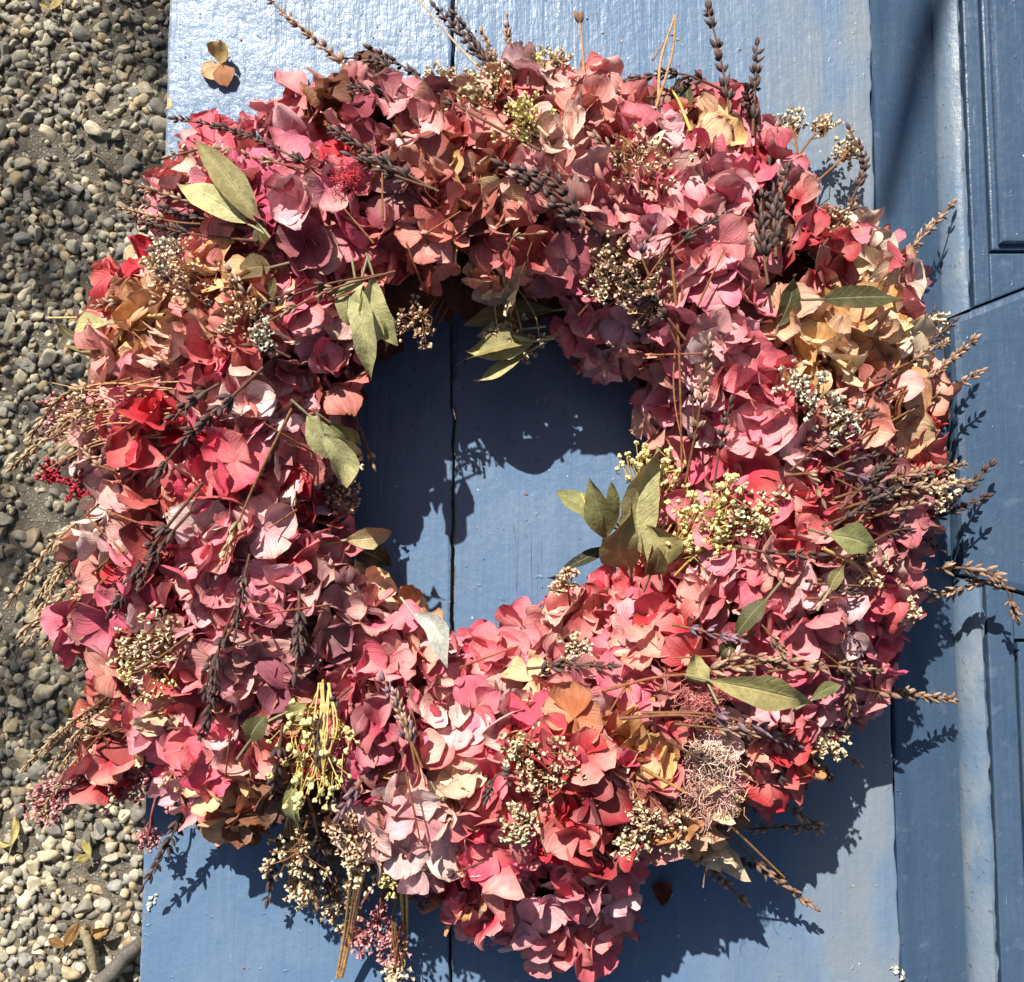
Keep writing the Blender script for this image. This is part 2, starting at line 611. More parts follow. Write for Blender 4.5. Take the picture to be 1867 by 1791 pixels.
for i, (p, s, rot, k, c) in enumerate(stones):
    colr = lin(STONE_COLS[c]) * np.array([1.42, 1.36, 1.20])
    if i in single:
        key = (k, c)
        if key not in stone_mesh:
            t = MB()
            t.add(stone_tpl[k], tris=ICO_F, col=tuple(colr) + (1,))
            stone_mesh[key] = t.mesh('stone', M_STONE)
        o = bpy.data.objects.new('stone', stone_mesh[key])
        o.matrix_world = Matrix.Translation(p) @ Matrix(rot).to_4x4() @ Matrix.Scale(s, 4)
        COL.objects.link(o)
        w = o.matrix_world.copy()
        o.parent = ground
        o.matrix_parent_inverse = Matrix.Translation(-Vector(ground.location))
    else:
        gravel.add((stone_tpl2[k] * s) @ rot.T + p, tris=ICO2_F, col=tuple(colr * RNG.uniform(.85, 1.12)) + (1,))
g = gravel.build('gravel', M_STONE, ground)
g['kind'] = 'stuff'

# ------------------------------------------------------------------ the blue door
door = thing('wooden_door', 'blue painted panelled wooden door lying flat under the dried flower wreath', 'door', (0, 0, -0.04))
YT, YB = 0.75, -0.62


def X(px):
    return float(P(px, 895, 0.0)[0])


def plate(name, pts, ztop, th, bev, mat, parent=door, seg=2):
    bm = bmesh.new()
    vs = [bm.verts.new((x, y, ztop)) for x, y in pts]
    f = bm.faces.new(vs)
    if f.normal.z < 0:
        f.normal_flip()
    f.normal_update()
    if f.normal.z < 0:
        bmesh.ops.reverse_faces(bm, faces=[f])
    ex = bmesh.ops.extrude_face_region(bm, geom=[f])
    low = [e for e in ex['geom'] if isinstance(e, bmesh.types.BMVert)]
    # extruded copy becomes the top, move the original down
    for v in vs:
        v.co.z -= th
    bmesh.ops.recalc_face_normals(bm, faces=bm.faces[:])
    if bev > 0:
        tops = set(low)
        ed = [e for e in bm.edges if e.verts[0] in tops and e.verts[1] in tops and len([q for q in e.link_faces]) == 2]
        bmesh.ops.bevel(bm, geom=ed, offset=bev, segments=seg, affect='EDGES', profile=0.6, clamp_overlap=True)
    me = bpy.data.meshes.new(name)
    bm.to_mesh(me)
    bm.free()
    me.materials.append(mat)
    o = bpy.data.objects.new(name, me)
    COL.objects.link(o)
    adopt(o, parent)
    return o


def wob(y, seed, amp):
    return amp * (math.sin(y * 37 + seed) + 0.6 * math.sin(y * 91 + seed * 2.3) + 0.4 * math.sin(y * 213 + seed * 5.1))


ys = np.linspace(YB, YT, 420)
crack_x = X(826)


_jag = RNG.normal(size=400)


def jag(y, amp, step=0.006, off=0):
    t = (y + 1.0) / step
    i = int(t)
    f = t - i
    f = min(1.0, max(0.0, (f - .35) / .3))
    return amp * (_jag[(i + off) % 400] * (1 - f) + _jag[(i + 1 + off) % 400] * f)


def crackline(y):
    x = crack_x + wob(y, 1.0, 0.00030) + jag(y, 0.00022)
    if y > P(0, 745)[1]:
        x -= 0.0010
    if y < P(0, 990)[1]:
        x += 0.0006
    return x


xl = X(281)
ptsL = [(crackline(y) - 0.0003 - 0.0010 * (0.5 + 0.5 * math.sin(y * 14 + 3.4)) - abs(jag(y, .00022, .009, 50)), y) for y in ys] + [(xl + jag(y, .00014, .010, 30), y) for y in ys[::-1]]
plate('plank', ptsL, 0.0, 0.030, 0.0016, M_BLUE)
xr = X(1614)
ptsR = [(crackline(y) + 0.0005, y) for y in ys[::-1]] + [(xr + wob(y, 4.0, 0.00035) - 0.0005 + jag(y, .00022, .008, 90), y) for y in ys]
plate('plank', ptsR, 0.0, 0.030, 0.0010, M_BLUE)


def profile(name, pts, y0, y1, mat, ny=260, amp=0.0, y0f=None, y1f=None):
    """sweep a cross-section (x, z) along y"""
    m = MB()
    k = len(pts)
    rows = []
    for j, t in enumerate(np.linspace(0, 1, ny)):
        row = []
        for a, (x, z) in enumerate(pts):
            a0 = y0 if y0f is None else y0f(x)
            a1 = y1 if y1f is None else y1f(x)
            y = a0 + (a1 - a0) * t
            row.append((x + wob(y, a * 1.7, amp) + (jag(y, .00035, .007, 140) if name == 'moulding' and x > x3 - .0035 and z < 0 else 0), y, z + wob(y + .3, a * 2.9 + 1, amp * 0.6)))
        rows.append(row)
    v = np.array(rows).reshape(-1, 3)
    q = []
    for j in range(ny - 1):
        for a in range(k):
            b = (a + 1) % k
            q.append((j * k + a, (j + 1) * k + a, (j + 1) * k + b, j * k + b))
    m.add(v, quads=q)
    me_o = m.build(name, mat, door, smooth=False)
    bm = bmesh.new()
    bm.from_mesh(me_o.data)
    bm.faces.new([bm.verts[i] for i in range(k)] if False else [v for v in list(bm.verts)[:k]])
    bm.faces.new(list(bm.verts)[-k:])
    bmesh.ops.recalc_face_normals(bm, faces=bm.faces[:])
    for f in bm.faces:
        f.smooth = True
    bm.to_mesh(me_o.data)
    bm.free()
    me_o.data.set_sharp_from_angle(angle=R(40))
    return me_o


x1, x2 = xr + 0.0009, X(1751)
strip = [(x1, -0.0025), (x1 + 0.0012, -0.0012), (x1 + 0.0045, -0.0016), (x1 + 0.0060, -0.0026), (x1 + 0.012, -0.0034), (x1 + .026, -0.0062),
         (x2 - 0.006, -0.0105), (x2 - 0.001, -0.0125), (x2 - .0006, -0.034), (x1, -0.034)]
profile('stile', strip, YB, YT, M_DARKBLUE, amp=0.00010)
x3 = X(1797)
bead = [(x2, -0.0125), (x2 + 0.0022, -0.0085), (x2 + 0.0050, -0.0050), (x2 + 0.0085, -0.0030), (x3 - 0.0040, -0.0026), (x3 - 0.0024, -0.0034),
        (x3 - 0.0018, -0.0065), (x3 - .0018, -0.030), (x2, -0.030)]
# the middle rail has slanting ends
RT0, RT1 = P(1752, 572, -0.004), P(1867, 527, -0.004)
RB0, RB1 = P(1764, 1052, -0.004), P(1867, 1083, -0.004)


def top_edge(x):
    return float(RT0[1] + (RT1[1] - RT0[1]) / (RT1[0] - RT0[0]) * (min(x, 0.36) - RT0[0]))


def bot_edge(x):
    return float(RB0[1] + (RB1[1] - RB0[1]) / (RB1[0] - RB0[0]) * (min(x, 0.36) - RB0[0]))


profile('moulding', bead, 0, YT, M_BEAD, amp=0.00022, y0f=lambda x: top_edge(x) + 0.0008)
profile('moulding', bead, YB, 0, M_BEAD, amp=0.00022, y1f=lambda x: bot_edge(x) - 0.0008)
XE = 0.46
rx = list(np.linspace(x2 + 0.0006, XE - 0.062, 14))
rail = [(x, bot_edge(x) + 0.0003) for x in rx] + [(x, top_edge(x) - 0.0003) for x in rx[::-1]]
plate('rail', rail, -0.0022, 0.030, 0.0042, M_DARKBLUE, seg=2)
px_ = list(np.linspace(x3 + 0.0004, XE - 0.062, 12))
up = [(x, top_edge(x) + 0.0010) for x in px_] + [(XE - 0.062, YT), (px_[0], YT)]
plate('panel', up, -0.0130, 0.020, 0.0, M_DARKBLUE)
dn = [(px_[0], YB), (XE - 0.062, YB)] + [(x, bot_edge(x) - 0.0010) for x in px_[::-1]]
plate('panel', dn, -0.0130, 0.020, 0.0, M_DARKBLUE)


def fielded(upper, xa, ya, yb):
    """border strips, a dark groove and a raised field"""
    edge = top_edge if upper else bot_edge
    yo = YT if upper else YB
    a, b = px_[0], XE - 0.062
    s = 0.0010 if upper else -0.0010
    inner = ya if upper else yb
    plate('panel_border', [(a, edge(a) + s), (xa, edge(xa) + s), (xa, yo), (a, yo)], -0.0050, 0.0078, 0.0010, M_DARKBLUE)
    xs = np.linspace(xa + .0002, b, 8)
    plate('panel_border', [(x, edge(x) + s) for x in xs] + [(b, inner), (xa + .0002, inner)], -0.0050, 0.0078, 0.0010, M_DARKBLUE)
    g = 0.0018 if upper else -0.0018
    o = 0.0015
    yi = inner + g
    yo2 = yo
    plate('panel_moulding', [(xa + o, yi), (b, yi), (b, yo2), (xa + o, yo2)], -0.0046, 0.0080, 0.0012, M_DARKBLUE)
    yj = inner + g * 2.6
    plate('panel_field', [(xa + o + .0034, yj), (b, yj), (b, yo2), (xa + o + .0034, yo2)], -0.0006, 0.0038, 0.0028, M_DARKBLUE, seg=3)


fielded(True, X(1829), float(P(1835, 462, -0.005)[1]), YT)
fielded(False, X(1846), YB, float(P(1850, 1165, -0.005)[1]))
plate('stile', [(XE - 0.061, YB), (XE, YB), (XE, YT), (XE - 0.061, YT)], -0.003, 0.031, 0.0015, M_DARKBLUE)
# timber bearers carrying the door clear of the gravel
for yb_ in (-0.42, 0.48):
    for xb_ in (-0.06, 0.36):
        plate('support_post', [(xb_ - .035, yb_ - .035), (xb_ + .035, yb_ - .035), (xb_ + .035, yb_ + .035), (xb_ - .035, yb_ + .035)],
              -0.080, 0.44, 0.002, M_DARKBLUE)
    plate('bearer', [(xl + .03, yb_ - .03), (XE - .03, yb_ - .03), (XE - .03, yb_ + .03), (xl + .03, yb_ + .03)], -0.0355, 0.044, 0.002, M_DARKBLUE)

# chips and flakes stuck to the paint
def flake(px, py, r, colr, name, label, z=0.0004, cat='paint flake', lumps=9):
    m = MB()
    c = P(px, py, z)
    for i in range(lumps):
        o = c + np.array([RNG.normal() * r * .55, RNG.normal() * r * .55, 0])
        s = r * RNG.uniform(.35, .6)
        fr = frame(norm([RNG.normal() * .5, RNG.normal() * .5, 1]))
        m.add((stone_tpl2[int(RNG.integers(18))] * (1 + .25 * RNG.normal(size=(len(ICO2_V), 1))) * s * np.array([1, .9, .45])) @ fr.T + o + np.array([0, 0, s * .22]), tris=ICO2_F, col=lin(colr) * RNG.uniform(.8, 1.1))
    o = m.build(name, M_STONE)
    return tag(o, label, cat) if label else o


flake(275, 1645, 0.0032, (225, 222, 205), 'paint_flake', 'small white crumb near the bottom left edge of the blue board')
flake(1634, 1774, 0.0036, (220, 218, 200), 'paint_flake', 'whitish flake at the bottom of the seam beside the dark blue stile')
chip = plate('paint_chip', [(xl + 0.0003, P(300, 200)[1]), (xl + 0.0032, P(300, 198)[1]), (xl + 0.0036, P(300, 184)[1]), (xl + 0.0012, P(300, 180)[1])],
             0.0002, 0.0012, 0, make_plain_attr('bare_wood', .8))
ca = chip.data.color_attributes.new('Col', 'FLOAT_COLOR', 'POINT')
for d_ in ca.data:
    d_.color = (0.62, 0.45, 0.24, 1)

# ------------------------------------------------------------------ wreath geometry
CX, CY = 915.0, 880.0


def ring(px, py):
    """radial position 0..1 across the ring, and outward direction in the plane"""
    dx, dy = px - CX, py - CY
    r = math.hypot(dx, dy)
    a = math.atan2(dy, dx)
    rin = 285 + 25 * math.sin(a) * 0
    rout = 800
    t = (r - rin) / (rout - rin)
    return t, np.array([dx / (r + 1e-6), -dy / (r + 1e-6), 0.0])


def env(px, py):
    t, out = ring(px, py)
    e = 1 - abs(2 * min(max(t, 0), 1) - 1) ** 2.4
    z = 0.030 + 0.052 * e
    if t > 1:
        z = max(0.018, 0.030 - 0.03 * (t - 1))
    n = norm(np.array([0, 0, 1.0]) + out * (2 * min(max(t, -0.1), 1.1) - 1) * 0.95)
    return z, n, t


wreath = thing('flower_wreath', 'round wreath of dried pink hydrangea, lavender and leaves lying on the blue door', 'wreath', (0, 0, 0))

# straw ring underneath
RC = P(CX, CY, 0.04)
wb_ = MB()
TR = 0.150
nu, nv = 120, 18
vv = []
for i in range(nu):
    a = 2 * math.pi * i / nu
    for j in range(nv):
        b = 2 * math.pi * j / nv
        rr = 1 + 0.10 * math.sin(7 * a + 3 * b) + 0.08 * RNG.normal()
        vv.append((RC[0] + math.cos(a) * (TR + 0.056 * rr * math.cos(b)), RC[1] + math.sin(a) * (TR + 0.056 * rr * math.cos(b)),
                   0.030 + 0.026 * rr * math.sin(b)))
ii = np.arange(nu * nv).reshape(nu, nv)
i2 = np.roll(ii, -1, 0)
qq = np.stack([ii.ravel(), i2.ravel(), np.roll(i2, -1, 1).ravel(), np.roll(ii, -1, 1).ravel()], 1)
vv = np.array(vv)
vv[:, 2] = np.maximum(vv[:, 2], 0.0008)
wb_.add(vv, quads=qq, col=lin((70, 42, 30)))
base_ring = wb_.build('straw_ring', M_SPRIG, wreath)

# --- tubes
def tube(m, pts, r0, r1, col, sides=5, col2=None):
    pts = np.asarray(pts, float)
    k = len(pts)
    d = np.gradient(pts, axis=0)
    ref = norm(np.array([0.31, 0.17, 0.94]))
    v = []
    cc = []
    ang = np.arange(sides) / sides * 2 * math.pi
    for i in range(k):
        z = norm(d[i])
        x = norm(np.cross(ref, z))
        y = np.cross(z, x)
        r = r0 + (r1 - r0) * i / max(k - 1, 1)
        v.append(pts[i] + r * (np.cos(ang)[:, None] * x + np.sin(ang)[:, None] * y))
        c = np.asarray(col) if col2 is None else np.asarray(col) * (1 - i / (k - 1)) + np.asarray(col2) * i / (k - 1)
        cc.append(np.repeat(c[None], sides, 0))
    v = np.concatenate(v)
    a = np.arange(k * sides).reshape(k, sides)
    b = np.roll(a, -1, 1)
    q = np.stack([a[:-1].ravel(), b[:-1].ravel(), b[1:].ravel(), a[1:].ravel()], 1)
    m.add(v, quads=q, col=np.concatenate(cc))


def spline(pts, n):
    pts = np.asarray(pts, float)
    if len(pts) == 2:
        return pts[0] + (pts[1] - pts[0]) * np.linspace(0, 1, n)[:, None]
    p = np.concatenate([[2 * pts[0] - pts[1]], pts, [2 * pts[-1] - pts[-2]]])
    seg = len(pts) - 1
    out = []
    for t in np.linspace(0, seg - 1e-6, n):
        i = int(t)
        f = t - i
        a, b, c, d = p[i], p[i + 1], p[i + 2], p[i + 3]
        out.append(0.5 * (2 * b + (c - a) * f + (2 * a - 5 * b + 4 * c - d) * f * f + (3 * b - a - 3 * c + d) * f ** 3))
    return np.array(out)


# bud template: 5 sides, 5 rings
_bs = 5
_prof = [(0.0, 0.25), (0.22, 0.85), (0.5, 1.0), (0.8, 0.62), (1.0, 0.12)]
BUD_V = np.array([[r * math.cos(2 * math.pi * k / _bs), r * math.sin(2 * math.pi * k / _bs), z] for z, r in _prof for k in range(_bs)])
_a = np.arange(len(_prof) * _bs).reshape(-1, _bs)
_b = np.roll(_a, -1, 1)
BUD_Q = np.stack([_a[:-1].ravel(), _b[:-1].ravel(), _b[1:].ravel(), _a[1:].ravel()], 1)
BUD_Z = BUD_V[:, 2]


def bud(m, p, d, L, r, c0, c1):
    fr = frame(d)
    v = BUD_V * np.array([r, r, L])
    col = np.asarray(c0)[None] * (1 - BUD_Z[:, None]) + np.asarray(c1)[None] * BUD_Z[:, None]
    m.add(v @ fr.T + p, quads=BUD_Q, col=col)


# cup template (tiny papery calyx)
_cs = 6
_cp = [(0.0, 0.22), (0.45, 0.42), (0.85, 1.0)]
CUP_V = np.array([[r * math.cos(2 * math.pi * k / _cs) * (1 if i < 2 else (1.0 if k % 2 else 0.7)),
                   r * math.sin(2 * math.pi * k / _cs) * (1 if i < 2 else (1.0 if k % 2 else 0.7)), z + (0.12 if (i == 2 and k % 2) else 0)]
                  for i, (z, r) in enumerate(_cp) for k in range(_cs)])
_a = np.arange(len(_cp) * _cs).reshape(-1, _cs)
_b = np.roll(_a, -1, 1)
CUP_Q = np.stack([_a[:-1].ravel(), _b[:-1].ravel(), _b[1:].ravel(), _a[1:].ravel()], 1)
CUP_K = np.repeat([0.0, 0.35, 1.0], _cs)


def cup(m, p, d, L, r, c0, c1):
    fr = frame(d)
    col = np.asarray(c0)[None] * (1 - CUP_K[:, None]) + np.asarray(c1)[None] * CUP_K[:, None]
    m.add((CUP_V * np.array([r, r, L])) @ fr.T + p, quads=CUP_Q, col=col)


# ------------------------------------------------------------------ hydrangea florets
PAL = {
    'pink': [(236, 132, 150), (222, 98, 126), (244, 172, 180), (208, 84, 110), (236, 146, 146), (247, 190, 194), (228, 110, 122)],
    'hot': [(228, 84, 110), (216, 60, 94), (236, 120, 140), (222, 96, 104)],
    'red': [(206, 44, 60), (188, 30, 50), (222, 72, 76), (214, 58, 80)],
    'crim': [(150, 24, 44), (170, 30, 50), (196, 48, 68), (130, 20, 40)],
    'mag': [(172, 48, 84), (196, 80, 112), (150, 38, 68), (216, 108, 136)],
    'coral': [(234, 132, 130), (226, 106, 112), (242, 166, 154), (228, 142, 122), (245, 194, 180)],
    'rust': [(182, 92, 84), (206, 116, 106), (156, 64, 64), (224, 156, 132), (236, 178, 158), (212, 104, 112)],
    'tan': [(228, 182, 120), (214, 160, 104), (236, 198, 150), (198, 138, 90)],
    'cream': [(244, 212, 176), (240, 196, 176), (246, 222, 196), (232, 178, 150)],
    'mauve': [(180, 92, 106), (158, 74, 88), (200, 122, 130), (140, 64, 78)],
    'purp': [(138, 72, 90), (116, 58, 76), (156, 94, 106), (176, 114, 124)],
    'pale': [(240, 180, 180), (236, 164, 168), (244, 204, 198)],
    'brown': [(124, 76, 48), (144, 92, 56), (104, 60, 42)],
}
PAL = {k: [np.minimum(lin(c) * 1.10 + 0.016, 0.88) for c in v] for k, v in PAL.items()}
BROWN = lin((150, 96, 52))
CREAMY = lin((250, 212, 192))
PINKY = lin((248, 196, 190))

NU, NV = 9, 9
_u = np.array([0.0, 0.12, 0.28, 0.44, 0.60, 0.74, 0.86, 0.95, 1.0])
_v = np.array([-1, -0.78, -0.52, -0.26, 0, 0.26, 0.52, 0.78, 1.0])
UU, VV = np.meshgrid(_u, _v, indexing='ij')
UU, VV = UU.ravel(), VV.ravel()
_pi = np.arange(NU * NV).reshape(NU, NV)
PET_Q = np.stack([_pi[:-1, :-1].ravel(), _pi[:-1, 1:].ravel(), _pi[1:, 1:].ravel(), _pi[1:, :-1].ravel()], 1)
_w = {'round': np.array([0.10, 0.34, 0.68, 0.91, 1.0, 0.95, 0.76, 0.50, 0.24]),
      'ovate': np.array([0.12, 0.46, 0.83, 0.99, 0.97, 0.78, 0.50, 0.25, 0.04])}


def petal(m, L, W, kind, fr, p, tilt, c0, c1, crum, seed):
    w = np.repeat(_w[kind] * RNG.uniform(0.93, 1.07, NU), NV)
    rag = 1 + RNG.normal(size=NU * NV) * 0.045 * (np.abs(VV) > 0.9)
    x = UU * L * (1 + RNG.normal(size=NU * NV) * 0.02 * (np.abs(VV) > 0.9))
    y = VV * w * W * rag
    # notch or point at the tip
    x = x - (UU > 0.9) * np.abs(VV) * L * RNG.uniform(-0.02, 0.07)
    cupk = RNG.normal(0.32, 0.26 + 0.4 * crum)
    curl = RNG.normal(-0.05, 0.18 + 0.40 * crum)
    ph = RNG.uniform(0, 6.28, 4)
    ruf = RNG.uniform(0.05, 0.16) + 0.18 * crum
    z = cupk * W * (VV * w) ** 2
    z = z + curl * L * UU ** 2
    z = z + ruf * W * np.abs(VV) ** 1.4 * UU ** 0.7 * np.sin(UU * RNG.uniform(4, 9) + ph[0] + np.sign(VV) * ph[1])
    z = z + (0.05 + 0.10 * crum) * L * np.sin(UU * 5 + ph[2]) * np.cos(VV * 2.2 + ph[3]) * UU
    z = z + RNG.uniform(.02, .06 + .05 * crum) * W * np.sin(VV * RNG.uniform(5, 9) + ph[1] + UU * 1.5) * UU ** 0.6
    z = z + RNG.normal(size=NU * NV) * 0.018 * W
    z = z - 0.06 * W * (1 - np.abs(VV)) * np.sin(np.pi * UU)
    tw = RNG.normal(0, 0.10 + 0.45 * crum) * UU
    y, z = y * np.cos(tw) - z * np.sin(tw), y * np.sin(tw) + z * np.cos(tw)
    ct, st = math.cos(tilt), math.sin(tilt)
    q = np.stack([x * ct - z * st, y, x * st + z * ct], 1)
    g = np.clip(UU * 1.15 + 0.15 * np.abs(VV) - 0.1 + RNG.normal() * 0.18, 0, 1)[:, None]
    col = c0 * (1 - g) + c1 * g
    if RNG.random() < 0.50:                                         # dried, browned rim
        e = np.clip((np.maximum(UU, np.abs(VV) * 0.95) - 0.8) / 0.2, 0, 1)[:, None] * RNG.uniform(.2, .7)
        col = col * (1 - e) + BROWN * e
    m.add(q @ fr.T + p, quads=PET_Q, col=np.concatenate([col, np.full((NU * NV, 1), seed)], 1), uv=np.stack([UU, VV], 1))


def floret(p, n, size, pal, crum):
    m = MB()
    fr0 = frame(n)
    names = pal.split('+')
    cl = PAL[names[0] if RNG.random() < 0.58 else names[int(RNG.integers(len(names)))]]
    c_a = cl[int(RNG.integers(len(cl)))]
    c_b = cl[int(RNG.integers(len(cl)))]
    k = 4 if RNG.random() < 0.85 else 3
    ph = RNG.uniform(0, 6.28)
    kind = 'round' if RNG.random() < 0.82 else 'ovate'
    base_t = RNG.normal(0.20, 0.20)
    mode = RNG.random()
    for i in range(k):
        a = ph + 2 * math.pi * i / k + RNG.normal(0, 0.16)
        ca_, sa_ = math.cos(a), math.sin(a)
        x = fr0[:, 0] * ca_ + fr0[:, 1] * sa_
        y = -fr0[:, 0] * sa_ + fr0[:, 1] * ca_
        # roll the blade a little so that neighbours overlap
        ro = RNG.normal(0.12, 0.20 + 0.2 * crum)
        y2 = y * math.cos(ro) + fr0[:, 2] * math.sin(ro)
        fr = np.stack([x, y2, np.cross(x, y2)], 1)
        L = size * RNG.uniform(0.86, 1.14)
        W = L * RNG.uniform(0.50, 0.64)
        j = RNG.uniform(.86, 1.12)
        c1 = c_a * (0.80 + 0.2 * RNG.random()) + c_b * 0.15
        if mode < 0.38:
            c0 = c1 * 0.62 + CREAMY * 0.36
        elif mode < 0.62:
            c0, c1 = c1 * np.array([0.95, 0.70, 0.72]), c1 * 0.72 + PINKY * 0.28
        elif mode < 0.80:
            c0, c1 = c1, c1 * 0.45 + CREAMY * 0.55
        else:
            c0 = c1 * np.array([0.95, 0.80, 0.82])
        petal(m, L, W, kind, fr, p + fr0[:, 2] * i * 0.0003, base_t + RNG.normal(0, 0.22 + .2 * crum), c0 * j, c1 * j, crum, RNG.random())
    # small bead in the middle and the pedicel
    bud(m, p - n * 0.0006, n, size * 0.12, size * 0.055, c_a * 0.8, c_a * 0.9 + 0.05)
    q = p - n * size * RNG.uniform(0.7, 1.1) + RNG.normal(size=3) * size * .12
    tube(m, [q, (p + q) / 2 + RNG.normal(size=3) * .001, p], 0.0005, 0.0004, lin((120, 70, 50)), 4)
    return m


